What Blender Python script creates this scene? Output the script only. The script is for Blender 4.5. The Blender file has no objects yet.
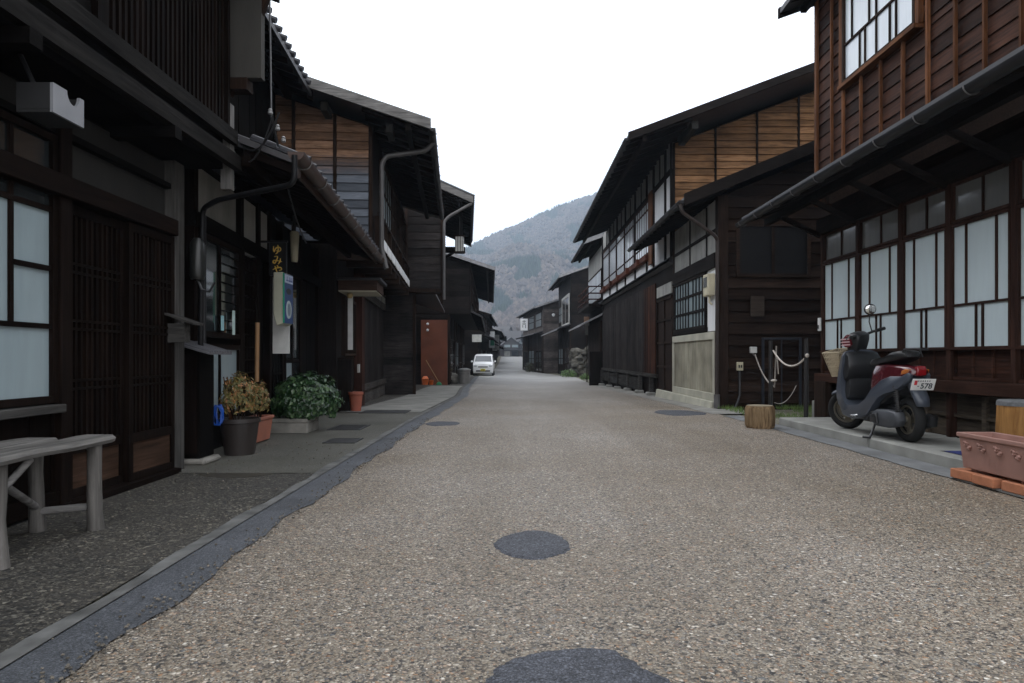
import bpy, bmesh, math, random
from mathutils import Vector, Matrix, noise
random.seed(7)
R = math.radians
SC = bpy.context.scene
COL = SC.collection
WL = {}            # world location of every object's origin

# ------------------------------------------------------------------ materials
MATS = {}
def new_mat(name):
    m = bpy.data.materials.new(name); m.use_nodes = True
    nt = m.node_tree; b = nt.nodes['Principled BSDF']
    return m, nt, b
def N(nt, t, **kw):
    n = nt.nodes.new(t)
    for k, v in kw.items():
        if k.startswith('i_'):
            n.inputs[k[2:].replace('_', ' ')].default_value = v
        else: setattr(n, k, v)
    return n
def ramp(nt, stops, fac=None, interp='LINEAR'):
    r = nt.nodes.new('ShaderNodeValToRGB'); r.color_ramp.interpolation = interp
    e = r.color_ramp.elements
    while len(e) < len(stops): e.new(0.5)
    for i, (p, c) in enumerate(stops):
        e[i].position = p; e[i].color = (*c, 1)
    if fac is not None: nt.links.new(fac, r.inputs[0])
    return r
def mixc(nt, fac, a, b, mode='MIX'):
    m = nt.nodes.new('ShaderNodeMix'); m.data_type = 'RGBA'; m.blend_type = mode
    for sock, v in ((m.inputs[0], fac), (m.inputs[6], a), (m.inputs[7], b)):
        if isinstance(v, (int, float)): sock.default_value = v
        elif isinstance(v, tuple): sock.default_value = (*v, 1)
        else: nt.links.new(v, sock)
    return m.outputs[2]
def coords(nt, scale=(1, 1, 1)):
    tc = nt.nodes.new('ShaderNodeTexCoord'); mp = nt.nodes.new('ShaderNodeMapping')
    mp.inputs['Scale'].default_value = scale
    nt.links.new(tc.outputs['Object'], mp.inputs[0]); return mp.outputs[0]
def bump(nt, b, h, strength, dist):
    bp = nt.nodes.new('ShaderNodeBump'); bp.inputs['Strength'].default_value = strength
    bp.inputs['Distance'].default_value = dist
    nt.links.new(h, bp.inputs['Height']); nt.links.new(bp.outputs[0], b.inputs['Normal'])

def wood(name, a, c, axis='z', rough=.75, vary=.5, weather=None):
    """a darker, c lighter tone; grain runs along axis; every board (mesh island) gets its own tone"""
    key = (name, axis)
    if key in MATS: return MATS[key]
    m, nt, b = new_mat(name + '_' + axis)
    s = {'x': (2.2, 34, 34), 'y': (34, 2.2, 34), 'z': (34, 34, 2.2)}[axis]
    co = coords(nt, s)
    g = N(nt, 'ShaderNodeTexNoise', i_Scale=1.0, i_Detail=6.0, i_Roughness=.65, i_Distortion=.4); nt.links.new(co, g.inputs[0])
    geo = nt.nodes.new('ShaderNodeNewGeometry')
    col = ramp(nt, [(.3, a), (.7, c)], g.outputs[0]).outputs[0]
    rr = ramp(nt, [(0, (1 - vary,) * 3), (1, (1 + vary * .6,) * 3)], geo.outputs['Random Per Island']).outputs[0]
    col = mixc(nt, 1.0, col, rr, 'MULTIPLY')
    c2 = coords(nt)
    st = N(nt, 'ShaderNodeTexNoise', i_Scale=1.7, i_Detail=4.0); nt.links.new(c2, st.inputs[0])
    sr = ramp(nt, [(.35, (.6, .6, .6)), (.65, (1.15, 1.15, 1.15))], st.outputs[0]).outputs[0]
    col = mixc(nt, .8, col, sr, 'MULTIPLY')
    if weather:                       # (z0, z1, colour): silvered wood low on the boards
        z0, z1, wc = weather
        sp = nt.nodes.new('ShaderNodeSeparateXYZ'); nt.links.new(c2, sp.inputs[0])
        mr = N(nt, 'ShaderNodeMapRange'); mr.inputs['From Min'].default_value = z1; mr.inputs['From Max'].default_value = z0
        ad = N(nt, 'ShaderNodeMath', operation='MULTIPLY_ADD'); nt.links.new(g.outputs[0], ad.inputs[0]); ad.inputs[1].default_value = (z1 - z0) * 1.1
        nt.links.new(sp.outputs[2], ad.inputs[2]); nt.links.new(ad.outputs[0], mr.inputs[0])
        wcol = mixc(nt, 1.0, wc, rr, 'MULTIPLY')
        wcol = mixc(nt, .7, wcol, ramp(nt, [(.3, (.6, .6, .6)), (.7, (1.2, 1.2, 1.2))], g.outputs[0]).outputs[0], 'MULTIPLY')
        col = mixc(nt, mr.outputs[0], col, wcol)
    nt.links.new(col, b.inputs['Base Color'])
    b.inputs['Roughness'].default_value = rough; b.inputs['Specular IOR Level'].default_value = .05
    bump(nt, b, g.outputs[0], .6, .005)
    MATS[key] = m; return m
def plain(name, col, rough=.6, metal=0, spec=.5, var=.15, vscale=6.0, coat=0, bmp=0):
    if name in MATS: return MATS[name]
    m, nt, b = new_mat(name)
    co = coords(nt)
    n = N(nt, 'ShaderNodeTexNoise', i_Scale=vscale, i_Detail=5.0); nt.links.new(co, n.inputs[0])
    c = ramp(nt, [(.3, tuple(x * (1 - var) for x in col)), (.7, tuple(min(1, x * (1 + var)) for x in col))], n.outputs[0])
    nt.links.new(c.outputs[0], b.inputs['Base Color'])
    rr = N(nt, 'ShaderNodeMapRange'); rr.inputs['To Min'].default_value = rough * .8; rr.inputs['To Max'].default_value = min(1, rough * 1.25)
    nt.links.new(n.outputs[0], rr.inputs[0]); nt.links.new(rr.outputs[0], b.inputs['Roughness'])
    b.inputs['Metallic'].default_value = metal; b.inputs['Specular IOR Level'].default_value = spec
    b.inputs['Coat Weight'].default_value = coat
    if bmp: bump(nt, b, n.outputs[0], .6, bmp)
    MATS[name] = m; return m
def plaster(name, col, stain=.35):
    if name in MATS: return MATS[name]
    m, nt, b = new_mat(name)
    co = coords(nt, (1, 1, .35)); n = N(nt, 'ShaderNodeTexNoise', i_Scale=4.0, i_Detail=8.0, i_Roughness=.7); nt.links.new(co, n.inputs[0])
    c = ramp(nt, [(.35, tuple(x * (1 - stain) for x in col)), (.6, col)], n.outputs[0])
    nt.links.new(c.outputs[0], b.inputs['Base Color']); b.inputs['Roughness'].default_value = .9
    n2 = N(nt, 'ShaderNodeTexNoise', i_Scale=60.0, i_Detail=4.0); nt.links.new(coords(nt), n2.inputs[0]); bump(nt, b, n2.outputs[0], .3, .003)
    MATS[name] = m; return m
def aggregate(name, stops, scale, patch=((.8, .78, .74), (1.1, 1.08, 1.02)), pscale=.9, rough=.75, bd=.006, mud=None, far=None):
    if name in MATS: return MATS[name]
    m, nt, b = new_mat(name)
    co = coords(nt, (1, 1, 0.3))
    wob = N(nt, 'ShaderNodeTexNoise', i_Scale=scale * .6, i_Detail=2.0); nt.links.new(co, wob.inputs[0])
    add = N(nt, 'ShaderNodeVectorMath', operation='MULTIPLY_ADD'); nt.links.new(wob.outputs[1], add.inputs[0])
    add.inputs[1].default_value = (.6 / scale,) * 3; nt.links.new(co, add.inputs[2])
    v = N(nt, 'ShaderNodeTexVoronoi', i_Scale=scale); nt.links.new(add.outputs[0], v.inputs['Vector'])
    v2 = N(nt, 'ShaderNodeTexVoronoi', i_Scale=scale * 2.3); nt.links.new(add.outputs[0], v2.inputs['Vector'])
    sep = nt.nodes.new('ShaderNodeSeparateColor'); nt.links.new(v.outputs['Color'], sep.inputs[0])
    sep2 = nt.nodes.new('ShaderNodeSeparateColor'); nt.links.new(v2.outputs['Color'], sep2.inputs[0])
    c1 = ramp(nt, stops, sep.outputs[0]).outputs[0]; c2 = ramp(nt, stops, sep2.outputs[0]).outputs[0]
    pick = N(nt, 'ShaderNodeMath', operation='GREATER_THAN'); nt.links.new(sep.outputs[1], pick.inputs[0]); pick.inputs[1].default_value = .45
    col = mixc(nt, pick.outputs[0], c1, c2)
    edge = ramp(nt, [(.25, (1, 1, 1)), (.62, (.38, .36, .33))], v.outputs['Distance']).outputs[0]
    col = mixc(nt, .55, col, edge, 'MULTIPLY')
    pn = N(nt, 'ShaderNodeTexNoise', i_Scale=pscale, i_Detail=6.0, i_Roughness=.6); nt.links.new(coords(nt), pn.inputs[0])
    col = mixc(nt, 1.0, col, ramp(nt, [(.32, patch[0]), (.62, patch[1])], pn.outputs[0]).outputs[0], 'MULTIPLY')
    if mud:
        mn = N(nt, 'ShaderNodeTexNoise', i_Scale=1.3, i_Detail=8.0, i_Roughness=.7); nt.links.new(coords(nt), mn.inputs[0])
        col = mixc(nt, ramp(nt, [(.45, (0, 0, 0)), (.7, (.5, .5, .5))], mn.outputs[0]).outputs[0], col, mud)
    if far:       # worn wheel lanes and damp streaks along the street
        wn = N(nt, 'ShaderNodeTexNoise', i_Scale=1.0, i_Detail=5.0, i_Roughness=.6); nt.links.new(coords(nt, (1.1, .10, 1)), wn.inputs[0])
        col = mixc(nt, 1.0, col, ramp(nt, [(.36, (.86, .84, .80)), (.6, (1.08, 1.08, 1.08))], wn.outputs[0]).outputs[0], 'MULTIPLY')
        # turns asphalt grey farther down, grazing sheen put into the colour
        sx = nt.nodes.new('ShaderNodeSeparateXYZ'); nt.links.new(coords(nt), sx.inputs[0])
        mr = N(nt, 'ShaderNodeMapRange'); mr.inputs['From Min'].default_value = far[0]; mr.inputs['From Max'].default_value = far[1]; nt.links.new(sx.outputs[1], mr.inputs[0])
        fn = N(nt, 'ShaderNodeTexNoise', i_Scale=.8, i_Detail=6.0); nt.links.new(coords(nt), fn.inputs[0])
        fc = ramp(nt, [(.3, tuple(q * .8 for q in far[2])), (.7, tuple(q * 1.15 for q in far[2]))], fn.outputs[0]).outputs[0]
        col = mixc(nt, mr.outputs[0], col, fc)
    nt.links.new(col, b.inputs['Base Color']); b.inputs['Roughness'].default_value = rough
    b.inputs['Specular IOR Level'].default_value = .5
    bump(nt, b, v.outputs['Distance'], .8, -bd)
    MATS[name] = m; return m

DW = lambda ax: wood('dark_wood', (.007, .0056, .0052), (.022, .0175, .0155), ax)
DW2 = lambda ax: wood('dark_brown_wood', (.013, .0085, .0066), (.043, .027, .020), ax)
RW = lambda ax: wood('red_brown_wood', (.016, .0085, .0065), (.062, .027, .017), ax, .6, .65)
RB = lambda ax: wood('red_batten_wood', (.055, .022, .011), (.20, .085, .038), ax, .6)
WW = lambda ax: wood('warm_plank_wood', (.10, .055, .028), (.46, .25, .125), ax, .75, .5)
GW = lambda ax: wood('grey_weathered_wood', (.09, .088, .085), (.26, .25, .24), ax, .85, .3)
GD = lambda ax: wood('dull_grey_wood', (.022, .021, .020), (.075, .072, .068), ax, .85, .3)
DL = lambda ax: wood('shaded_black_wood', (.0018, .0015, .0014), (.0055, .0045, .0040), ax)  # dark wood copy with the left side's shade put into its colour
DL2 = lambda ax: wood('shaded_brown_wood', (.0035, .0022, .0018), (.0115, .0068, .005), ax)  # brown wood copy, likewise darkened to hold the left side's shade
FW = lambda ax: wood('brown_frame_wood', (.018, .009, .0065), (.055, .027, .019), ax, .6, .3)
G3 = lambda ax: wood('silvered_plank_wood', (.14, .078, .048), (.42, .25, .16), ax, .8, .45, (4.0, 4.35, (.16, .178, .21)))
M_white = plaster('white_plaster', (.78, .79, .80), .12)
M_aged = plaster('aged_plaster', (.36, .36, .34), .35)
M_agedl = plaster('shade_toned_plaster', (.22, .215, .20), .35)  # aged plaster copy, left-side shade put into the colour
M_beige = plaster('beige_plaster', (.30, .28, .23), .3)
M_dkpl = plaster('dark_plaster', (.011, .010, .008), .4)
M_gut = plain('dark_gutter', (.014, .0135, .0155), .42, 0, .3)
M_gutb = plain('brown_gutter', (.045, .022, .015), .45, 0, .5)
M_pipe = plain('grey_pipe', (.10, .095, .095), .45)
M_roof = plain('dark_roof_sheet', (.035, .033, .036), .5, 0, .5, .3)
M_roofg = plain('grey_roof_edge', (.23, .23, .24), .6, 0, .4, .3)
M_tile = plain('roof_tile', (.028, .028, .033), .5, 0, .3, .3)
M_conc = plain('concrete', (.27, .27, .25), .85, 0, .3, .25, 3.0, 0, .004)
M_concb = plain('beige_concrete', (.42, .41, .34), .85, 0, .3, .2, 2.5, 0, .003)
M_stone = plain('stone', (.20, .19, .17), .9, 0, .3, .4, 5.0, 0, .02)
M_blk = plain('black_metal', (.016, .016, .018), .4)
M_terr = plain('terracotta_plastic', (.30, .165, .135), .6, 0, .4, .15)
M_brick = plain('orange_brick', (.42, .17, .09), .85, 0, .3, .2, 12, 0, .002)

def glassy(name, col, rough=.12, spec=.5, streak=.1):
    if name in MATS: return MATS[name]
    m, nt, b = new_mat(name)
    co = coords(nt, (6, 6, 1.0)); n = N(nt, 'ShaderNodeTexNoise', i_Scale=3.0, i_Detail=3.0); nt.links.new(co, n.inputs[0])
    c = ramp(nt, [(.3, tuple(x * (1 - streak) for x in col)), (.7, tuple(x * (1 + streak) for x in col))], n.outputs[0])
    nt.links.new(c.outputs[0], b.inputs['Base Color']); b.inputs['Roughness'].default_value = rough
    b.inputs['Specular IOR Level'].default_value = spec
    b.inputs['Coat Weight'].default_value = .6; b.inputs['Coat Roughness'].default_value = .06
    MATS[name] = m; return m
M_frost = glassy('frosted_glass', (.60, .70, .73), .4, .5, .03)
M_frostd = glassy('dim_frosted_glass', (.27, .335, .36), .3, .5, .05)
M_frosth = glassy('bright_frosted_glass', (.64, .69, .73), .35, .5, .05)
M_dark_gl = glassy('dark_glass', (.02, .024, .026), .05, .6)
M_grey_gl = glassy('grey_glass', (.17, .175, .17), .15, .6, .05)

# ------------------------------------------------------------------ mesh builder
class MB:
    def __init__(s): s.v = []; s.f = []
    def add(s, vs, fs):
        o = len(s.v); s.v += [tuple(p) for p in vs]; s.f += [tuple(i + o for i in f) for f in fs]; return s
    def hexa(s, p):      # 8 points: bottom 4 (loop), top 4 (loop)
        return s.add(p, [(3, 2, 1, 0), (4, 5, 6, 7), (0, 1, 5, 4), (1, 2, 6, 5), (2, 3, 7, 6), (3, 0, 4, 7)])
    def box(s, x0, x1, y0, y1, z0, z1):
        return s.hexa([(x0, y0, z0), (x1, y0, z0), (x1, y1, z0), (x0, y1, z0), (x0, y0, z1), (x1, y0, z1), (x1, y1, z1), (x0, y1, z1)])
    def beam(s, a, b, w, h, up=(0, 0, 1)):
        a, b = Vector(a), Vector(b); d = (b - a).normalized(); u = Vector(up)
        r = d.cross(u)
        if r.length < 1e-3: r = d.cross(Vector((1, 0, 0)))
        r.normalize(); u = r.cross(d).normalized(); r = r * w / 2; u = u * h / 2
        return s.hexa([a - r - u, a + r - u, b + r - u, b - r - u, a - r + u, a + r + u, b + r + u, b - r + u])
    def tube(s, pts, rad, n=8, caps=True):
        pts = [Vector(p) for p in pts]; rr = rad if isinstance(rad, (list, tuple)) else [rad] * len(pts)
        rings = []; prev = None
        for i, p in enumerate(pts):
            t = (pts[min(i + 1, len(pts) - 1)] - pts[max(i - 1, 0)]).normalized()
            if prev is None:
                a = t.cross(Vector((0, 0, 1)));
                if a.length < .1: a = t.cross(Vector((1, 0, 0)))
            else: a = prev - t * prev.dot(t)
            a.normalize(); prev = a; b = t.cross(a)
            rings.append([p + (a * math.cos(k * 2 * math.pi / n) + b * math.sin(k * 2 * math.pi / n)) * rr[i] for k in range(n)])
        o = len(s.v)
        for r_ in rings: s.v += [tuple(q) for q in r_]
        for i in range(len(rings) - 1):
            for k in range(n):
                s.f.append((o + i * n + k, o + i * n + (k + 1) % n, o + (i + 1) * n + (k + 1) % n, o + (i + 1) * n + k))
        if caps:
            s.f.append(tuple(o + k for k in reversed(range(n)))); s.f.append(tuple(o + (len(rings) - 1) * n + k for k in range(n)))
        return s
    def lathe(s, c, prof, n=20, sx=1, sy=1):      # prof: (r, z) from bottom to top
        o = len(s.v); cx, cy, cz = c
        for r_, z in prof:
            for k in range(n):
                a = k * 2 * math.pi / n; s.v.append((cx + r_ * sx * math.cos(a), cy + r_ * sy * math.sin(a), cz + z))
        for i in range(len(prof) - 1):
            for k in range(n):
                s.f.append((o + i * n + k, o + i * n + (k + 1) % n, o + (i + 1) * n + (k + 1) % n, o + (i + 1) * n + k))
        s.f.append(tuple(o + k for k in reversed(range(n)))); s.f.append(tuple(o + (len(prof) - 1) * n + k for k in range(n)))
        return s
    def puff(s, poly, w, yc=0, edge=.82, lv=(-1, -.88, -.55, 0, .55, .88, 1)):
        """side outline (x, z) with thickness along y and softened edges"""
        n = len(poly); cx = sum(p[0] for p in poly) / n; cz = sum(p[1] for p in poly) / n
        o = len(s.v)
        for l in lv:
            k = edge + (1 - edge) * math.sqrt(max(0, 1 - abs(l) ** 3))
            for x, z in poly: s.v.append((cx + (x - cx) * k, yc + l * w, cz + (z - cz) * k))
        m = len(lv)
        for i in range(m - 1):
            for k in range(n): s.f.append((o + i * n + k, o + i * n + (k + 1) % n, o + (i + 1) * n + (k + 1) % n, o + (i + 1) * n + k))
        s.f.append(tuple(o + k for k in range(n))); s.f.append(tuple(o + (m - 1) * n + k for k in reversed(range(n))))
        return s
    def ball(s, c, r, n=10, m=6, sq=(1, 1, 1), rough=0):
        o = len(s.v); c = Vector(c)
        for i in range(1, m):
            t = math.pi * i / m
            for k in range(n):
                a = 2 * math.pi * k / n; q = 1 + random.uniform(-rough, rough)
                s.v.append(tuple(c + Vector((math.sin(t) * math.cos(a) * sq[0], math.sin(t) * math.sin(a) * sq[1], -math.cos(t) * sq[2])) * r * q))
        s.v.append(tuple(c - Vector((0, 0, r * sq[2])))); s.v.append(tuple(c + Vector((0, 0, r * sq[2]))))
        B = len(s.v) - 2; T = B + 1
        for i in range(m - 2):
            for k in range(n): s.f.append((o + i * n + k, o + i * n + (k + 1) % n, o + (i + 1) * n + (k + 1) % n, o + (i + 1) * n + k))
        for k in range(n):
            s.f.append((B, o + (k + 1) % n, o + k)); s.f.append((T, o + (m - 2) * n + k, o + (m - 2) * n + (k + 1) % n))
        return s
    def xf(s, M):
        s.v = [tuple(M @ Vector(p)) for p in s.v]; return s
    def build(s, name, mat, parent=None, label=None, bevel=0, smooth=False, loc=None, fix=True, local=False, seg=1):
        me = bpy.data.meshes.new(name)
        o = bpy.data.objects.new(name, me); COL.objects.link(o)
        if parent is not None: o.parent = parent; org = WL[parent]
        else: org = Vector(loc) if loc is not None else Vector((0, 0, 0)); o.location = org
        WL[o] = org
        vs = s.v if local else [tuple(Vector(p) - org) for p in s.v]
        me.from_pydata(vs, [], s.f); me.materials.append(mat)
        if fix:
            bm = bmesh.new(); bm.from_mesh(me); bmesh.ops.recalc_face_normals(bm, faces=bm.faces); bm.to_mesh(me); bm.free()
        if smooth:
            me.polygons.foreach_set('use_smooth', [True] * len(me.polygons))
            try: me.set_sharp_from_angle(angle=R(smooth if smooth > 1 else 50))
            except Exception: pass
        if bevel:
            md = o.modifiers.new('Bevel', 'BEVEL'); md.width = bevel; md.segments = seg; md.limit_method = 'ANGLE'; md.angle_limit = R(40)
        if label: o['label'] = label
        me.update(); return o

def tag(o, label=None, cat=None, group=None, kind=None):
    if label: o['label'] = label
    if cat: o['category'] = cat
    if group: o['group'] = group
    if kind: o['kind'] = kind
    return o
def thing(name, loc, label, cat, group=None, rz=0):
    o = bpy.data.objects.new(name, None); COL.objects.link(o); o.location = loc; o.rotation_euler.z = rz
    o.empty_display_size = .2; WL[o] = Vector(loc); return tag(o, label, cat, group)
def copy_tree(o, parent=None):
    c = o.copy(); COL.objects.link(c); WL[c] = WL[o]
    if parent: c.parent = parent
    for ch in list(o.children): copy_tree(ch, c)
    return c
def text(name, body, mat, parent, loc, rot, size, depth=.002, align='CENTER'):
    cu = bpy.data.curves.new(name, 'FONT'); cu.body = body; cu.size = size; cu.extrude = depth; cu.align_x = align; cu.align_y = 'CENTER'
    cu.materials.append(mat)
    o = bpy.data.objects.new(name, cu); COL.objects.link(o); o.parent = parent
    o.location = Vector(loc) - WL[parent]; o.rotation_euler = rot; WL[o] = Vector(loc); return o

# ground height along the street: level, then falling gently, rising far away
GP = [(-30, 0), (9, 0), (20, -.15), (30, -.32), (48, -.46), (62, -.50), (78, -.46), (95, -.34), (115, -.14), (150, .26), (200, .85), (350, 4), (600, 10), (1600, 20)]
def gz(y):
    for (a, za), (b, zb) in zip(GP, GP[1:]):
        if y <= b: return za + (zb - za) * (y - a) / (b - a)
    return GP[-1][1]
def interp(path):
    def f(y):
        if y <= path[0][0]: return path[0][1]
        for (a, xa), (b, xb) in zip(path, path[1:]):
            if y <= b: return xa + (xb - xa) * (y - a) / (b - a)
        return path[-1][1]
    return f

# ------------------------------------------------------------------ house frames
class F:
    """facade frame: s runs along the street away from the camera, d into the house, z up"""
    def __init__(s, x, y, skew=0, side=-1, z=0):
        s.o = Vector((x, y, z)); a = Vector((skew, 1, 0)).normalized(); s.a = a
        s.i = Vector((-a.y, a.x, 0)) if side < 0 else Vector((a.y, -a.x, 0))
    def p(s, t, d, z): q = s.o + s.a * t + s.i * d; return (q.x, q.y, z)
def fbox(mb, f, s0, s1, d0, d1, z0, z1):
    return mb.hexa([f.p(s0, d0, z0), f.p(s1, d0, z0), f.p(s1, d1, z0), f.p(s0, d1, z0), f.p(s0, d0, z1), f.p(s1, d0, z1), f.p(s1, d1, z1), f.p(s0, d1, z1)])
def prism_s(mb, f, poly, s0, s1):   # poly in (d, z), extruded along the street
    n = len(poly); vs = [f.p(s0, d, z) for d, z in poly] + [f.p(s1, d, z) for d, z in poly]
    fs = [tuple(range(n)), tuple(reversed(range(n, 2 * n)))] + [(k, (k + 1) % n, n + (k + 1) % n, n + k) for k in range(n)]
    return mb.add(vs, fs)
def clap_side(mb, f, s0, s1, z0, z1, pitch, d=0, t=.022):       # lap boards on the street facade
    z = z0
    while z < z1 - .02:
        zt = min(z + pitch + .012, z1); j = random.uniform(-.002, .002)
        prism_s(mb, f, [(d + j, z), (d - t + j, z), (d - .004, zt), (d, zt)], s0, s1); z += pitch
    return mb
def clap_front(mb, f, s, d0, d1, z0, z1, pitch, t=.022, top=None, cuts=()):   # lap boards on the gable facing the camera
    z = z0
    ds = [d0] + [c for c in cuts if d0 < c < d1] + [d1]
    while z < z1 - .02:
        zt = min(z + pitch + .012, z1)
        for a, b in zip(ds, ds[1:]):
            aa = a; j = random.uniform(-.003, .003)
            if top and top(a) < zt:      # the roof rises with d: cut the board along it
                if top(b) <= z + .005: continue
                k = (top(b) - top(a)) / (b - a)
                dl = a if top(a) > z else a + (z - top(a)) / k
                pl = [(dl, z), (b, z)]
                if top(b) > zt: pl += [(b, zt), (a + (zt - top(a)) / k, zt)]
                else: pl += [(b, top(b))]
                if dl == a: pl += [(a, top(a))]
                n = len(pl); off = lambda zz: -t + (t - .004) * (zz - z) / (zt - z)
                vs = [f.p(s + off(q[1]) + j, q[0], q[1]) for q in pl] + [f.p(s, q[0], q[1]) for q in pl]
                mb.add(vs, [tuple(range(n)), tuple(reversed(range(n, 2 * n)))] + [(q, (q + 1) % n, n + (q + 1) % n, n + q) for q in range(n)])
                continue
            mb.hexa([f.p(s - t + j, aa, z), f.p(s - t + j, b, z), f.p(s, b, z), f.p(s, aa, z),
                     f.p(s - .004, aa, zt), f.p(s - .004, b, zt), f.p(s, b, zt), f.p(s, aa, zt)])
        z += pitch
    return mb
def vboards(mb, f, s0, s1, z0, z1, w, d=0, t=.02):
    s = s0
    while s < s1 - .01:
        e = min(s + w, s1); j = random.uniform(-.004, .004)
        fbox(mb, f, s + .003, e - .003, d - t + j, d, z0, z1); s += w
    return mb
def window(f, par, s0, s1, z0, z1, d, vert, horz, pm, fm, name='window', fw=.035, t=.03, bw=.02, pane=True, label=None, extra=()):
    """frame with bars (fractions) as the part, its glass as a sub-part; extra: (s0,z0,s1,z1) bars in fractions"""
    mb = MB(); S = s1 - s0; Z = z1 - z0
    fbox(mb, f, s0, s0 + fw, d - t, d + t, z0, z1); fbox(mb, f, s1 - fw, s1, d - t, d + t, z0, z1)
    fbox(mb, f, s0 + fw, s1 - fw, d - t, d + t, z0, z0 + fw); fbox(mb, f, s0 + fw, s1 - fw, d - t, d + t, z1 - fw, z1)
    for h in horz: fbox(mb, f, s0 + fw, s1 - fw, d - t * .7, d + t * .7, z0 + Z * h - bw / 2, z0 + Z * h + bw / 2)
    for v in vert: fbox(mb, f, s0 + S * v - bw / 2, s0 + S * v + bw / 2, d - t * .6, d + t * .6, z0 + fw, z1 - fw)
    for (a, b, c, e) in extra:
        if abs(a - c) < 1e-6: fbox(mb, f, s0 + S * a - bw / 2, s0 + S * a + bw / 2, d - t * .6, d + t * .6, z0 + Z * b, z0 + Z * e)
        else: fbox(mb, f, s0 + S * a, s0 + S * c, d - t * .7, d + t * .7, z0 + Z * b - bw / 2, z0 + Z * b + bw / 2)
    w = mb.build(name, fm, par, label)
    if pane:
        q = MB(); fbox(q, f, s0 + fw * .5, s1 - fw * .5, d - .004, d + .004, z0 + fw * .5, z1 - fw * .5); q.build('pane', pm, w)
    return w
def roof(f, par, s0, s1, out, ez, slope, ridge, mat, t=.07, back=None, rafters=True, rstep=.45, wall_d=0, rmat=None, name='roof', raf_h=.09, verge=True, vmat=None):
    """one gable roof: eave at d=-out, z=ez (lower edge), rising inwards"""
    zr = ez + slope * (ridge + out); back = ridge * 2 + out if back is None else back
    zb = zr - slope * (back - ridge)
    mb = MB(); prism_s(mb, f, [(-out, ez), (ridge, zr), (back, zb), (back, zb + t), (ridge, zr + t * 1.1), (-out, ez + t)], s0, s1)
    # standing battens over the sheet
    s = s0 + .3
    while s < s1:
        prism_s(mb, f, [(-out + .02, ez + t + .001), (ridge, zr + t * 1.1 + .001), (ridge, zr + t * 1.1 + .03), (-out + .02, ez + t + .03)], s, s + .04); s += .45
    r = mb.build(name, mat, par)
    if rafters:
        q = MB(); s = s0 + .12
        while s < s1 - .05:
            a = wall_d + .1
            prism_s(q, f, [(-out + .04, ez - raf_h + .04), (a, ez - raf_h + slope * (a + out)), (a, ez - .004 + slope * (a + out)), (-out + .04, ez - .004 + slope * .04)], s, s + .055); s += rstep
        # long purlin
        q2 = -out + .3
        fbox(q, f, s0 + .05, s1 - .05, q2, q2 + .08, ez + slope * .3 - raf_h - .07, ez + slope * .3 - raf_h + .03)
        q.build('rafters', rmat or DW('x'), r)
    if verge:
        for sv in (s0, s1 - .035):
            q = MB(); e = .13
            prism_s(q, f, [(-out - .01, ez - .06), (ridge, zr - .06), (ridge, zr + t + .02), (-out - .01, ez + t + .02)], sv - .02, sv + .035)
            q.build('bargeboard', vmat or DW('x'), r)
    return r
def gutter(f, par, s0, s1, d, z, r_=.055, mat=None, fall=0, hangers=True):
    mb = MB(); n = 8; o = 0
    vs = []; fs = []
    for j, s in enumerate((s0, s1)):
        zz = z - fall * j
        for k in range(n + 1):
            a = math.pi + math.pi * k / n; vs.append(f.p(s, d + r_ * math.cos(a), zz + r_ * math.sin(a)))
        for k in range(n + 1):
            a = 2 * math.pi - math.pi * k / n; vs.append(f.p(s, d + (r_ - .006) * math.cos(a), zz + (r_ - .006) * math.sin(a)))
    m = 2 * (n + 1)
    for k in range(m): fs.append((k, (k + 1) % m, m + (k + 1) % m, m + k))
    fs.append(tuple(range(n + 1))); fs.append(tuple(range(m, m + n + 1)))
    mb.add(vs, fs)
    g = mb.build('gutter', mat or M_gut, par, smooth=40)
    if hangers:
        s = s0 + .25
        while s < s1:
            q = MB()
            zz = z - fall * (s - s0) / (s1 - s0)
            pts = [f.p(s, d + (r_ + .006) * math.cos(math.pi + math.pi * k / 8), zz + (r_ + .006) * math.sin(math.pi + math.pi * k / 8)) for k in range(9)]
            q.tube(pts, .006, 5); s += .62; q.build('hanger', M_pipe, g)
    return g
def pipe(par, pts, r_=.03, mat=None, name='downpipe'):
    # rounded corners
    P = [Vector(p) for p in pts]; out = [P[0]]
    for a, b, c in zip(P, P[1:], P[2:]):
        k = min(.07, (b - a).length * .4, (c - b).length * .4)
        p0 = b + (a - b).normalized() * k; p1 = b + (c - b).normalized() * k
        for t in (0, .25, .5, .75, 1): out.append(p0 * (1 - t) ** 2 + b * 2 * t * (1 - t) + p1 * t * t)
    out.append(P[-1])
    return MB().tube(out, r_, 10).build(name, mat or M_pipe, par, smooth=40)
def boxes(f, par, name, mat, items):
    for it in items: fbox(MB(), f, *it).build(name, mat, par)
def bx(f, par, name, mat, s0, s1, d0, d1, z0, z1, bevel=0, label=None):
    return fbox(MB(), f, s0, s1, d0, d1, z0, z1).build(name, mat, par, label, bevel)

exec_sections = []
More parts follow.
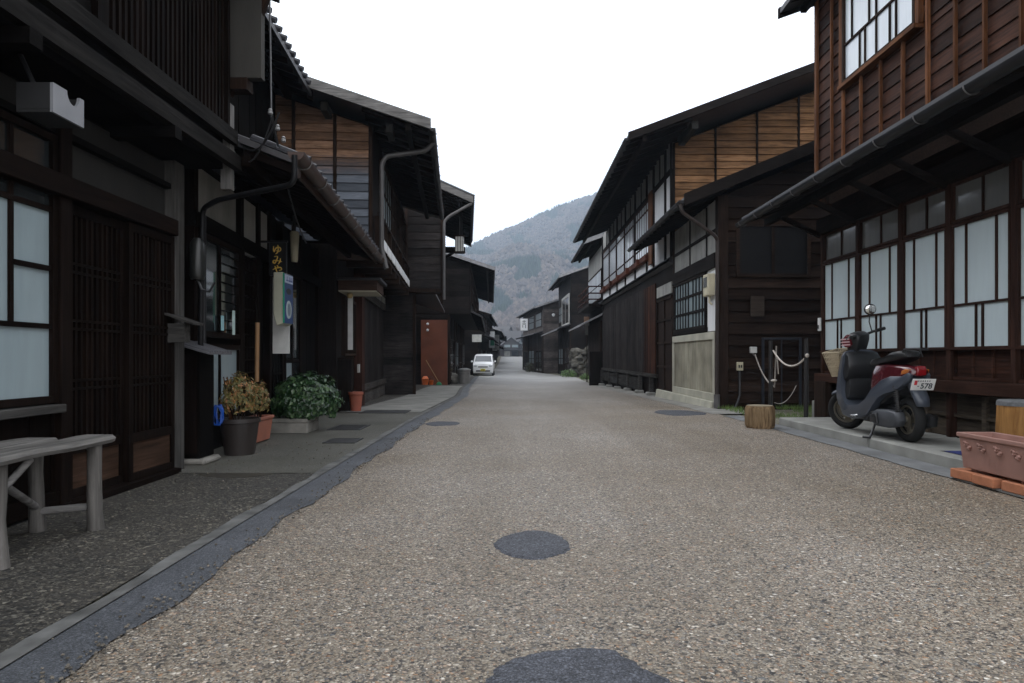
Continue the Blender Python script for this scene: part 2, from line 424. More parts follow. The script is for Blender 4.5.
# ================================================================== GROUND
kerb = interp([(-5, -1.20), (3.3, -1.22), (10, -1.20), (17.5, -1.19), (24, -1.6), (39, -2.2), (48, -2.5), (75, -2.2), (110, -2.6), (200, -4), (230, -4)])
rgt = interp([(-5, 3.14), (9, 3.14), (12.2, 3.2), (17, 3.15), (27, 3.1), (34, 3.5), (45, 3.9), (52, 2.9), (60, 2.1), (75, 1.15), (90, 1.7), (110, 2.4), (200, 4.0), (230, 4.2)])
def ys(a, b):
    y = a; out = []
    while y < b: out.append(y); y += .05 if y < 5 else .12 if y < 14 else (1.0 if y < 50 else 5.0)
    out.append(b); return out
def sheet(name, fl, fr, y0, y1, dz, mat, cols=1, kind='structure', label=None, thick=0, cat=None):
    mb = MB(); Y = ys(y0, y1); n = cols + 1
    vs = []; fs = []
    for y in Y:
        for c in range(n):
            t = c / cols; vs.append((fl(y) * (1 - t) + fr(y) * t, y, gz(y) + dz))
    for i in range(len(Y) - 1):
        for c in range(cols): fs.append((i * n + c, i * n + c + 1, (i + 1) * n + c + 1, (i + 1) * n + c))
    if thick:
        o = len(vs); vs += [(x, y, z - thick) for x, y, z in vs]
        k = len(Y) - 1
        for i in range(k):
            fs.append((i * n, (i + 1) * n, o + (i + 1) * n, o + i * n)); fs.append((i * n + cols, (i + 1) * n + cols, o + (i + 1) * n + cols, o + i * n + cols))
        fs.append((0, cols, o + cols, o)); fs.append((k * n, k * n + cols, o + k * n + cols, o + k * n))
    mb.add(vs, fs); o = mb.build(name, mat, None); tag(o, label, cat, None, kind); return o
K = lambda c: (lambda y: c)
wobs = lambda y: .02 * math.sin(y * 3.1) + .015 * math.sin(y * 7.7 + 1) + .016 * noise.noise(Vector((y * 6, 0, 0))) + .016 * noise.noise(Vector((y * 25, 4, 0)))

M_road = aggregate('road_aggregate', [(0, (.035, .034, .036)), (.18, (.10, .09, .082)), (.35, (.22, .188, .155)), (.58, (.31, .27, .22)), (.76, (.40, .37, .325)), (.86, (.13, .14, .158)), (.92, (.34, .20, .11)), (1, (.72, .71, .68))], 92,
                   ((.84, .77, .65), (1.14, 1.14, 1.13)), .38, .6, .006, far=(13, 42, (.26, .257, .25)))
M_pave = aggregate('pavement_aggregate', [(0, (.012, .011, .011)), (.4, (.036, .033, .03)), (.8, (.095, .086, .075)), (1, (.26, .245, .215))], 66,
                   ((.6, .62, .6), (1.1, 1.08, .98)), 1.0, .7, .005, mud=(.055, .049, .042))
M_kline = plain('kerb_line_concrete', (.12, .12, .115), .85, 0, .3, .5, 7, 0, .006)
M_asph = aggregate('smooth_dark_asphalt', [(0, (.045, .050, .056)), (.5, (.088, .095, .104)), (1, (.16, .17, .185))], 140, ((.7, .7, .72), (1.25, 1.25, 1.3)), 2.0, .55, .002)
M_patch = aggregate('asphalt_patch', [(0, (.018, .02, .026)), (.5, (.055, .06, .076)), (1, (.14, .15, .18))], 130, ((.8, .8, .8), (1.1, 1.1, 1.1)), 4.0, .7, .003)
M_soil = aggregate('yard_gravel', [(0, (.08, .074, .06)), (.5, (.20, .185, .15)), (1, (.40, .38, .33))], 60, ((.6, .62, .5), (1.1, 1.1, 1.0)), 1.3, .9, .006)
M_apron = plain('apron_concrete', (.24, .235, .215), .85, 0, .3, .3, 2.2, 0, .004)

mb = MB(); xs = [-900, -300, -60, -12, -6, 0, 6, 12, 60, 300, 900]; Y = [-30] + ys(-5, 230) + [270, 350, 600, 1600]
vs = [(x, y, gz(y) - .016) for y in Y for x in xs]; n = len(xs)
fs = [(i * n + c, i * n + c + 1, (i + 1) * n + c + 1, (i + 1) * n + c) for i in range(len(Y) - 1) for c in range(n - 1)]
tag(mb.add(vs, fs).build('ground', M_soil), kind='structure')
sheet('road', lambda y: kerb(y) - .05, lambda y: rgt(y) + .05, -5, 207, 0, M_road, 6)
sheet('pavement', K(-6.0), lambda y: kerb(y) - .3, -5, 48, .002, M_pave, 4)
sheet('kerb_line', lambda y: kerb(y) - .285 + wobs(y) * .5, lambda y: kerb(y) - .215, -5, 47, .012, M_kline, 1)
sheet('pavement_slab', K(-6.0), lambda y: kerb(y) - .262, 5.15, 12, .006, aggregate('worn_pavement', [(0, (.07, .068, .06)), (.5, (.11, .107, .095)), (1, (.17, .165, .15))], 120, ((.65, .66, .60), (1.15, 1.15, 1.12)), .8, .75, .002, mud=(.09, .085, .06)), 3)
sheet('gutter_strip', lambda y: kerb(y) - .22, lambda y: kerb(y) + wobs(y) - .01, -5, 47, .006, M_asph, 1)
sheet('kerb_strip', lambda y: rgt(y) - .0 + wobs(y) * .4, lambda y: rgt(y) + .27, -5, 10.4, .006, plain('pale_kerb_concrete', (.17, .175, .178), .8, 0, .3, .25, 3, 0, .003), 1)
sheet('apron', lambda y: rgt(y) - .06 + wobs(y) * .6, K(3.9), 10.8, 30, .005, M_apron, 1)
sheet('side_path', lambda y: kerb(y) - 1.6, lambda y: kerb(y) - .34 , 11.2, 27, .010, M_apron, 1)

def blob(name, cx, cy, rx, ry, mat, dz, seed, n=150, rough=.10, th=.006):
    mb = MB(); top = []
    for k in range(n):
        a = 2 * math.pi * k / n
        q = 1 + rough * (noise.noise(Vector((math.cos(a) * 1.3 + seed, math.sin(a) * 1.3, seed))) * 2) + .05 * noise.noise(Vector((a * 6, seed, 1))) + random.uniform(-.012, .012)
        top.append((cx + rx * q * math.cos(a), cy + ry * q * math.sin(a)))
    g = gz(cy) + dz
    vs = [(x, y, g) for x, y in top] + [(cx + (x - cx) * .93, cy + (y - cy) * .93, g + th) for x, y in top]
    fs = [tuple(range(n, 2 * n))] + [(k, (k + 1) % n, n + (k + 1) % n, n + k) for k in range(n)]
    o = mb.add(vs, fs).build(name, mat, fix=False); return tag(o, kind='structure')
blob('road_patch', .085, 3.2, .175, .235, M_patch, .001, 1)
blob('road_patch', .155, 1.80, .25, .24, M_patch, .001, 5, rough=.12)
blob('road_patch', -.95, 9.0, .22, .30, M_patch, .001, 9)
blob('road_patch', 2.65, 11.0, .42, .55, M_patch, .007, 12)
blob('pavement_patch', -2.1, 5.2, .28, .25, plain('damp_stain', (.045, .04, .03), .5), .004, 17, th=.001)
# loose stones lying along the strip and on the pavement
mb = MB()
for k in range(760):
    if k < 520: y = 1.75 + random.random() ** 1.8 * 8; x = kerb(y) + .0 - abs(random.gauss(0, .07)) + .03
    else: y = random.uniform(2.2, 7); x = random.uniform(-2.5, -1.5)
    r_ = random.uniform(.0025, .0075)
    mb.ball((x, y, .012 + r_ * .3), r_, 6, 4, (1, random.uniform(.7, 1.2), .6), .15)
tag(mb.build('gravel', plain('pebble', (.12, .105, .085), .7, 0, .4, .85, 30)), 'loose pebbles scattered along the dark strip beside the road', 'gravel', kind='stuff')

# yard between the two right-hand houses: grass
M_leafg = plain('grass_blade', (.12, .19, .05), .7, 0, .3, .4, 20)
mb = MB()
for k in range(5200):
    x = random.uniform(3.55, 6.2); y = random.uniform(9.75, 12.0)
    if noise.noise(Vector((x * 1.3, y * 1.3, 3))) < -.02 and x < 5.3: continue
    h = random.uniform(.02, .085); a = random.uniform(0, 6.28); w = .004
    dx, dy = math.cos(a) * w, math.sin(a) * w; lx, ly = random.uniform(-.03, .03), random.uniform(-.03, .03)
    mb.add([(x - dx, y - dy, -.015), (x + dx, y + dy, -.015), (x + lx, y + ly, h)], [(0, 1, 2)])
tag(mb.build('grass', M_leafg, fix=False), 'short patchy grass in the yard between the houses', 'grass', kind='stuff')

# the raised concrete step under the scooter
o = MB().box(3.42, 4.30, 4.6, 6.6, -.01, .10).build('step_slab', M_conc, None, bevel=.012, loc=(3.42, 4.6, 0)); tag(o, 'near length of the grey concrete step along the frosted-glass house', 'step')
o = MB().box(3.42, 4.30, 6.612, 8.85, -.01, .10).build('step_slab', M_conc, None, bevel=.012, loc=(3.42, 6.6, 0)); tag(o, 'far length of the concrete step, under the scooter front wheel', 'step')
exec_sections.append('ground')

# ================================================================== RIGHT HOUSE 1 (frosted glass, red brown boards)
f = F(4.26, 0, 0, 1)
h = thing('wooden_house', (4.22, 4.0, 0), 'red-brown boarded two-storey house with frosted sliding windows behind the scooter', 'house')
bx(f, h, 'ground_floor_wall', DW2('y'), 2.0, 9.44, .12, 5.5, .0, 3.0)
posts = [9.42, 8.44, 7.5, 6.67, 5.80, 4.9, 4.0]
for y in posts:
    bx(f, h, 'post', FW('z'), y - .03, y + .03, -.03, .119, .10 if y < 8.9 else 0, 2.62, .004)
for i, (a, b) in enumerate(zip(posts[1:], posts)):
    s0, s1 = a + .031, b - .031
    ex = [(0, .353, 1, .353), (.24, .353, .24, 1), (.74, .353, .74, 1), (.46, 0, .46, .353), (.57, 0, .57, .353)]
    window(f, h, s0, s1, .95, 2.16, .0, [], [], M_frost, FW('z'), 'frosted_window', fw=.028, bw=.022, extra=ex)
    window(f, h, s0, s1, 2.17, 2.56, .01, [.47], [], M_grey_gl, FW('z'), 'transom_window', fw=.03, bw=.025)
    mbp = MB(); fbox(mbp, f, s0, s1, .03, .05, .66, .945)
    for t in (0, .33, .66, .97): fbox(mbp, f, s0 + (s1 - s0) * t, s0 + (s1 - s0) * t + .022, .01, .029, .66, .945)
    fbox(mbp, f, s0, s1, -.005, .029, .66, .69)
    mbp.build('kick_panel', RW('y'), h)
    mbp = MB()
    fbox(mbp, f, s0 - .05, s1 + .05, .04, .06, .10, .52); fbox(mbp, f, s0 - .05, s1 + .05, .01, .039, .30, .33); fbox(mbp, f, s0 + .35, s0 + .40, .0, .039, .10, .52)
    mbp.build('base_panel', wood('dusty_base_wood', (.03, .024, .019), (.10, .08, .06), 'y'), h)
bx(f, h, 'sill_beam', FW('y'), 3.5, 9.50, -.10, .118, .535, .655, .006)
bx(f, h, 'sill_board', FW('y'), 3.5, 9.47, -.035, .05, .946, .962)
bx(f, h, 'lintel', DW('y'), 3.5, 9.50, -.07, .118, 2.563, 2.78, .006)
# pent roof over the ground floor
mb = MB(); prism_s(mb, f, [(-.94, 2.86), (.0, 3.22), (.0, 3.30), (-.94, 2.92)], 2.2, 10.0)
pr = mb.build('pent_roof', M_roof, h)
mb = MB(); s = 2.4
while s < 9.98:
    prism_s(mb, f, [(-.90, 2.80), (.0, 3.14), (.0, 3.215), (-.90, 2.87)], s, s + .06); s += .455
fbox(mb, f, 2.2, 9.98, -.62, -.54, 2.80, 2.89)
mb.build('rafters', DW('x'), pr)
gutter(f, pr, 2.2, 10.06, -.96, 2.84, .06)
for y in posts[:6]: MB().beam(f.p(y, -.05, 2.55), f.p(y, -.6, 2.82), .045, .06).build('bracket', DW('x'), h)
# upper storey
uw = MB()
WY0, WY1, WZ0, WZ1 = 7.19, 8.79, 4.38, 5.75
fbox(uw, f, 2.0, 9.62, .03, .12, 3.25, 6.6)
fbox(uw, f, 9.52, 9.62, .1205, 5.4, 3.02, 6.6)
upw = uw.build('upper_wall', DW2('y'), h)
mb = MB()
clap_side(mb, f, 2.0, 9.62, 3.26, WZ0, .172, .028)
clap_side(mb, f, 2.0, WY0, WZ0, 6.5, .172, .028); clap_side(mb, f, WY1, 9.62, WZ0, 6.5, .172, .028)
mb.build('lap_boards', RW('y'), upw)
mb = MB()
bt = [9.60, 9.15, 8.83, 8.38, 7.92, 7.48, 7.02, 6.58, 6.17, 5.72, 5.28, 4.84, 4.4, 3.9, 3.4]
for y in bt:
    top = WZ0 - .03 if WY0 < y < WY1 else 6.5
    w = .016 + random.uniform(-.003, .003)
    mb.beam(f.p(y, -.014, 3.2), f.p(y + random.uniform(-.012, .012), -.014, top), w * 2, .034, up=(1, 0, 0))
fbox(mb, f, 9.62, 9.65, -.03, .06, 3.0, 6.5)
mb.build('batten', RB('z'), upw)
window(f, upw, WY0, WY1, WZ0, WZ1, -.02, [], [], M_frosth, DW2('z'), 'upper_window', fw=.045, t=.035, bw=.026,
       extra=[(.5, 0, .5, 1), (.5, .36, 1, .36), (0, .36, .5, .36), (.18, .36, .18, 1), (.60, .36, .60, 1), (.86, .36, .86, 1), (.24, 0, .24, .36), (.32, 0, .32, .36), (.66, 0, .66, .36), (.74, 0, .74, .36), (.66, .36, .66, .37)])
fbox(MB(), f, WY0 - .05, WY1 + .05, -.09, .02, WZ0 - .05, WZ0 - .005).build('window_sill', RB('y'), upw)
fbox(MB(), f, WY1 + .002, WY1 + .09, -.05, .02, WZ0 - .004, 6.2).build('window_casing', RB('z'), upw)
fbox(MB(), f, WY0 - .06, WY0 - .002, -.05, .02, WZ0 - .004, 6.2).build('window_casing', RB('z'), upw)
roof(f, h, 1.8, 9.95, .42, 5.86, .36, 3.0, M_roof, rstep=.45, raf_h=.03)
# intercom on the corner post
o = thing('intercom', f.p(9.42, -.05, 1.2), 'white intercom on the corner post beside the frosted windows', 'intercom')
fbox(MB(), f, 9.385, 9.445, -.075, -.046, 1.24, 1.42).build('case', plain('white_plastic', (.75, .75, .73), .4), o, bevel=.006, seg=2)
fbox(MB(), f, 9.40, 9.43, -.079, -.0755, 1.27, 1.32).build('button', M_blk, o)

# ================================================================== RIGHT HOUSE 2 : long house with lean-to
f = F(3.60, 15.6, 0, 1)          # main body
h = thing('wooden_house', (3.6, 15.6, 0), 'long black-boarded house with warm plank gable and white lattice upper storey', 'house')
rz = lambda d: 5.43 + .376 * (d + 1.25)
# main body
mb = MB(); prism_s(mb, f, [(0.03, -.3), (6.0, -.3), (6.0, rz(6.0) - .12), (0.03, rz(0) - .12)], 0.03, 12.4)
body = mb.build('wall', DW('z'), h)
mb = MB(); cuts = [.95, 1.9, 2.85, 3.8, 4.75]
clap_front(mb, f, .028, .06, 6.0, 3.3, 8.3, .158, .042, top=lambda d: rz(d) - .16, cuts=cuts)
mb.build('gable_planks', WW('x'), body)
mb = MB()
for d in [.0] + [c for c in cuts] + [5.95]: mb.beam(f.p(-.005, d + .03, 3.2), f.p(-.005, d + .03, rz(d) - .14), .045, .04, up=(0, 1, 0))
mb.build('gable_batten', DW('z'), body)
r2 = roof(f, h, -1.5, 11.2, 1.25, 5.41, .376, 6.2, M_roof, t=.09, rstep=.45, raf_h=.1)
gutter(f, r2, -1.45, 11.2, -1.28, 5.42, .05)
boxes(f, r2, 'purlin_end', GD('y'), [(-1.2, .0, d - .07, d + .07, rz(d) - .27, rz(d) - .11) for d in (.2, 3.3, 4.9)])
# upper street wall
bx(f, body, 'upper_plaster', M_aged, 0.0, 12.4, .0, .028, 5.18, 5.86)
bx(f, body, 'white_panel', M_white, 0.1, 2.0, .0, .028, 3.22, 5.12)
bx(f, body, 'white_strip', M_white, 2.0, 12.3, .0, .028, 3.22, 3.46)
mb = MB(); 
for s in [0, .62, 1.98, 2.9, 4.7, 6.5, 8.3, 10.1, 12.3]: fbox(mb, f, s, s + .1, -.04, .0275, 3.18, 5.8)
for s in [1.3, 3.8, 5.6, 7.4, 9.2, 11.2]: fbox(mb, f, s, s + .05, -.02, .0275, 5.18, 5.8)
fbox(mb, f, 0, 12.4, -.05, .0265, 5.10, 5.20)
mb.build('post', DW('z'), body)
fbox(MB(), f, 2.05, 2.5, -.07, -.041, 3.3, 5.2).build('brown_post', RB('z'), body)
sill = fbox(MB(), f, 2.5, 12.4, -.14, .0, 3.46, 3.60)
for s in [3.4, 5.2, 7.0, 8.8, 10.6]: fbox(sill, f, s, s + .16, -.22, -.141, 3.42, 3.6)
sill.build('window_rail', wood('sill_wood', (.06, .02, .014), (.15, .06, .04), 'y'), body)
for s in [2.55, 4.82, 6.62, 8.42, 10.22]:
    e = s + (2.0 if s < 3 else 1.65)
    k = [.17, .33, .5, .67, .83]
    window(f, body, s, e, 3.62, 5.08, -.035, k, [.2, .82], M_frosth, wood('lattice_wood', (.03, .015, .012), (.07, .035, .028), 'z'), 'lattice_window', fw=.06, bw=.055, t=.018)
# pent eave between the storeys
mb = MB(); prism_s(mb, f, [(-.10, 3.14), (.02, 3.22), (.02, 3.12), (-.10, 3.06)], 0, 17.2)
prism_s(mb, f, [(-.10, 3.06), (.3, 2.92), (.3, 3.0), (-.10, 3.13)], 0, 12.4)
mb.build('storey_eave', M_roof, body)
# boarded lower wall
lw = MB(); vboards(lw, f, 3.3, 12.1, .42, 2.75, .16, -.02)
lw.build('vertical_boards', wood('black_boards', (.014, .012, .012), (.045, .038, .036), 'z', .8, .4, (.1, .75, (.07, .068, .065))), body)
vboards(MB(), f, 1.75, 3.28, .42, 2.75, .13, -.015).build('brown_boards', wood('red_boards', (.015, .008, .006), (.075, .028, .014), 'z', .7, .6), body)
mb = MB(); fbox(mb, f, 1.4, 12.15, -.10, -.042, .36, .45); 
for s in [2.0, 3.6, 5.6, 7.7, 9.8, 12.0]: fbox(mb, f, s, s + .16, -.12, -.02, -.05 - .012 * s, .36)
for z in (-.02, .10, .22): fbox(mb, f, 3.7, 12.0, -.07, -.043, z - .03, z + .075)
mb.build('base_slats', GD('y'), body)
mb = MB()
for s in [2.0, 3.6, 5.6, 7.7, 9.8, 12.0]: fbox(mb, f, s - .05, s + .22, -.2, .02, gz(15.6 + s) - .03, gz(15.6 + s) + .09)
mb.build('base_stone', M_conc, body, bevel=.02)
# door beside the plaster wall
mb = MB(); fbox(mb, f, .05, 1.7, .02, .029, .0, 2.3)
for z in (.05, .62, 1.2, 1.75, 2.25): fbox(mb, f, .05, 1.7, -.01, .0195, z, z + .05)
for s in (.05, .85, 1.64): fbox(mb, f, s, s + .06, -.01, .0195, .0, 2.3)
mb.build('door', DW2('z'), body)
bx(f, body, 'door_transom', M_aged, .1, 1.7, -.01, .028, 2.36, 2.62)

# lean-to in front
g = F(3.63, 12.15, 0, 1)
lean = MB(); lz = lambda d: 3.58 + .41 * (d + .68)
prism_s(lean, g, [(.03, -.1), (6.0, -.1), (6.0, lz(6.0) - .12), (.03, lz(0) - .12)], .03, 3.44)
lt = lean.build('lean_to', DW2('x'), h)
clap_front(MB(), g, .028, .16, 6.0, .06, 5.5, .205, .040, top=lambda d: lz(d) - .13, cuts=[2.1]).build('lap_boards', DW2('x'), lt)
boxes(g, lt, 'corner_post', DW2('z'), [(-.05, .12, -.03, .15, -.05, lz(0) - .12), (3.36, 3.45, -.03, .05, .0, lz(0) - .12)])
boxes(g, lt, 'batten', DW2('z'), [(-.03, .02, d, d + .05, .1, lz(d) - .2) for d in (2.1, 3.3)])
bx(g, lt, 'white_corner', M_white, .12, .72, .0, .0295, 1.36, 2.74)
bx(g, lt, 'upper_plaster', M_aged, .12, 3.4, .0, .0295, 2.74, 3.72)
mb = MB(); fbox(mb, g, .12, 3.4, -.05, -.001, 2.5, 2.76)
for s in (.72, 1.95): fbox(mb, g, s, s + .05, -.02, -.001, 2.76, 3.7)
fbox(mb, g, .1, 3.4, -.02, -.001, 3.14, 3.2)
fbox(mb, g, .70, 3.4, -.04, -.001, 1.37, 1.44)
mb.build('beam', DW('y'), lt)
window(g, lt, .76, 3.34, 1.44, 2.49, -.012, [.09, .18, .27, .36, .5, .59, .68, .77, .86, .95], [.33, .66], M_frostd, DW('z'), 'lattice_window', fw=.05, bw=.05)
mb = MB(); fbox(mb, g, .12, 3.4, -.05, .0, .08, .22); fbox(mb, g, .12, 3.4, -.05, .0, 1.2, 1.34); fbox(mb, g, .12, .24, -.05, .0, .2201, 1.1999); fbox(mb, g, 3.28, 3.4, -.05, .0, .2201, 1.1999)
pl = mb.build('panel_frame', M_concb, lt, bevel=.006)
mb = MB(); vboards(mb, g, .245, 3.275, .221, 1.199, .30, -.002, .02); mb.build('panel_board', wood('pale_board', (.24, .225, .17), (.38, .36, .29), 'z', .85, .15), pl)
mb = MB()
prism_s(mb, g, [(-.14, -.15), (.02, -.15), (.02, .08), (-.10, .08)], .1, 4.9); mb.build('foundation', M_concb, lt, bevel=.01)
mb = MB(); prism_s(mb, g, [(-.68, 3.58), (6.2, lz(6.2)), (6.2, lz(6.2) + .1), (-.68, 3.67)], -.30, 5.2)
lr = mb.build('lean_to_roof', M_roof, h)
mb = MB(); prism_s(mb, g, [(-.70, 3.50), (6.2, lz(6.2) - .09), (6.2, lz(6.2) + .13), (-.70, 3.71)], -.34, -.302); mb.build('bargeboard', DW('x'), lr)
mb = MB(); s = -.2
while s < 5.1: prism_s(mb, g, [(-.64, 3.52), (.2, lz(.2) - .08), (.2, lz(.2) - .004), (-.64, 3.59)], s, s + .05); s += .4
mb.build('rafters', DW('x'), lr)
gutter(g, lr, -.3, 5.2, -.73, 3.60, .055)
pipe(lr, [g.p(-.22, -.73, 3.58), g.p(-.22, -.72, 3.42), g.p(-.15, -.12, 3.02), g.p(-.10, -.06, 2.95), g.p(-.10, -.07, .1)], .032, plain('brown_black_pipe', (.028, .018, .015), .45))
pipe(lr, [g.p(-.10, -.07, .22), g.p(-.10, -.07, -.02)], .052, M_pipe, 'pipe_shoe')
window(g, lt, 0, .001, 0, .001, 0, [], [], M_dark_gl, DW2('z')) if False else None
# dark window on the lean-to wall facing the camera
mb = MB(); mb.box(3.93, 5.25, 12.105, 12.15, 2.30, 2.36); mb.box(3.93, 5.25, 12.105, 12.15, 3.2, 3.26); mb.box(3.93, 3.99, 12.105, 12.15, 2.361, 3.199); mb.box(5.19, 5.25, 12.105, 12.15, 2.361, 3.199); mb.box(4.56, 4.61, 12.11, 12.15, 2.361, 3.199)
w = mb.build('window', DW2('x'), lt); MB().box(3.98, 5.2, 12.13, 12.14, 2.35, 3.21).build('pane', plain('matt_black_pane', (.006, .006, .007), .6, 0, .2), w)  # pane is plain matt black
MB().box(4.18, 4.42, 12.095, 12.12, 1.60, 1.96).build('board_patch', wood('patch_board', (.04, .03, .025), (.075, .06, .05), 'x'), lt)
# frame of black bars on the wall
o = thing('wall_frame', (4.7, 12.05, 0), 'black rectangular pipe frame standing against the dark plank wall', 'frame')
mb = MB(); mb.box(4.36, 4.40, 12.04, 12.08, -.02, 1.22); mb.box(5.02, 5.06, 12.04, 12.08, -.02, 1.22); mb.box(4.401, 5.019, 12.04, 12.08, 1.18, 1.22); mb.box(4.70, 4.72, 12.05, 12.07, .0, 1.18)
mb.build('bars', plain('blue_black_steel', (.022, .026, .036), .4), o, bevel=.004)
# electric boxes
o = thing('outlet_box', (3.98, 12.09, .0), 'cream outlet box low on the dark plank wall with black conduit below', 'outlet box')
MB().box(3.925, 4.03, 12.05, 12.115, .64, .79).build('case', plain('cream_plastic', (.55, .50, .36), .5), o, bevel=.008, seg=2)
MB().box(3.945, 3.968, 12.042, 12.0495, .69, .74).box(3.985, 4.008, 12.042, 12.0495, .69, .74).build('socket', M_blk, o)
MB().tube([(3.975, 12.085, .64), (3.975, 12.085, .2), (3.93, 12.06, .08), (3.88, 12.05, -.02)], 0.022, 8).build('conduit', M_blk, o, smooth=40)
o = thing('junction_box', (4.22, 12.07, 1.0), 'small white junction box on the plank wall holding the rope end', 'junction box')
MB().box(4.16, 4.27, 12.04, 12.115, .95, 1.06).build('case', plain('grey_white_plastic', (.6, .6, .58), .5), o, bevel=.006)
MB().tube([(4.2, 12.06, .95), (4.22, 12.05, .9)], .014, 6).build('cable_gland', M_pipe, o)
o = thing('meter_box', (3.55, 12.5, 2.2), 'cream electricity meter box on the white plaster corner under the eave', 'meter box')
MB().box(3.50, 3.63, 12.38, 12.72, 2.0, 2.40).build('case', plain('cream_plastic', (.55, .50, .36), .5), o, bevel=.015, seg=2)
MB().box(3.492, 3.4995, 12.44, 12.66, 2.16, 2.34).build('meter_glass', M_grey_gl, o)
MB().tube([(3.56, 12.5, 2.0), (3.56, 12.5, 1.88), (3.60, 12.47, 1.84)], .02, 8).build('conduit', plain('cream_plastic', (.5, .46, .34), .5), o, smooth=40)

# ================================================================== RIGHT HOUSE 3 (with balcony)
f = F(3.60, 28.05, 0, 1)
h = thing('wooden_house', (3.6, 28.05, gz(28)), 'narrow house with railed balcony at the far end of the lattice house', 'house')
rz3 = lambda d: 5.60 + .376 * (d + .75)
mb = MB(); prism_s(mb, f, [(.03, -.5), (6, -.5), (6, rz3(6) - .1), (.03, rz3(0) - .1)], .05, 5.4); b3 = mb.build('wall', DW('z'), h)
bx(f, b3, 'upper_plaster', M_aged, .1, 5.3, -.01, .028, 4.6, 5.5)
window(f, b3, .2, 5.2, 3.3, 4.55, -.03, [.1, .2, .3, .4, .5, .6, .7, .8, .9], [.5], M_frosth, DW2('z'), 'lattice_window', fw=.06, bw=.04, t=.018)
r3 = roof(f, h, .1, 5.9, .75, 5.60, .376, 6.2, M_roof, t=.09, vmat=M_roofg)
gutter(f, r3, .1, 5.9, -.78, 5.6, .05)
mb = MB(); fbox(mb, f, .2, 5.0, -.55, .0, 2.98, 3.1); bal = mb.build('balcony', DW('y'), h)
mb = MB()
for z in (3.25, 3.5, 3.78): fbox(mb, f, .2, 5.0, -.55, -.50, z, z + .05); fbox(mb, f, .2, .25, -.499, .0, z, z + .05); fbox(mb, f, 4.95, 5.0, -.499, .0, z, z + .05)
for s in (.2, 1.4, 2.6, 3.8, 4.94): fbox(mb, f, s, s + .06, -.57, -.551, 3.1, 3.85)
mb.build('railing', wood('rail_wood', (.03, .014, .012), (.07, .035, .03), 'y'), bal)
mb = MB(); prism_s(mb, f, [(-.9, 2.15), (.02, 2.62), (.02, 2.70), (-.9, 2.22)], .2, 6.4); 
pr = mb.build('pent_roof', M_roofg, h)
mb = MB(); fbox(mb, f, .4, 5.2, -.04, .025, gz(30) + .3, 2.4); mb.build('door', DW2('z'), h)
mb = MB(); fbox(mb, f, -.2, .05, -.55, .02, -.5, 1.1); mb.build('screen_board', DW('z'), h)
# fence boards and name board beyond
o = thing('plank_fence', (3.6, 34.6, gz(34.6)), 'dark plank fence between the balcony house and the stone wall', 'fence')
mb = MB(); s = 0
while s < 4.0: fbox(mb, F(3.95, 33.6, 0, 1), s * .6, s * .6 + .1, 0, .03, gz(34) - .1, gz(34) + 1.9); s += .18
mb.build('boards', DW('z'), o); MB().box(3.88, 4.0, 33.46, 33.58, gz(34) - .1, gz(34) + 2.1).build('post', DW2('z'), o)
o = thing('notice_board', (3.5, 33.3, gz(33)), 'pale notice board under a small eave past the balcony', 'notice board')
MB().box(3.42, 4.30, 33.38, 33.42, 1.95, 2.55).build('panel', plain('pale_sign_board', (.45, .45, .42), .6), o)
MB().box(3.50, 3.55, 33.421, 33.46, gz(33), 2.5).build('post', DW2('z'), o)
MB().box(3.38, 4.34, 33.40, 33.44, 2.551, 2.85).build('top_board', plain('tan_board', (.45, .28, .19), .7), o)

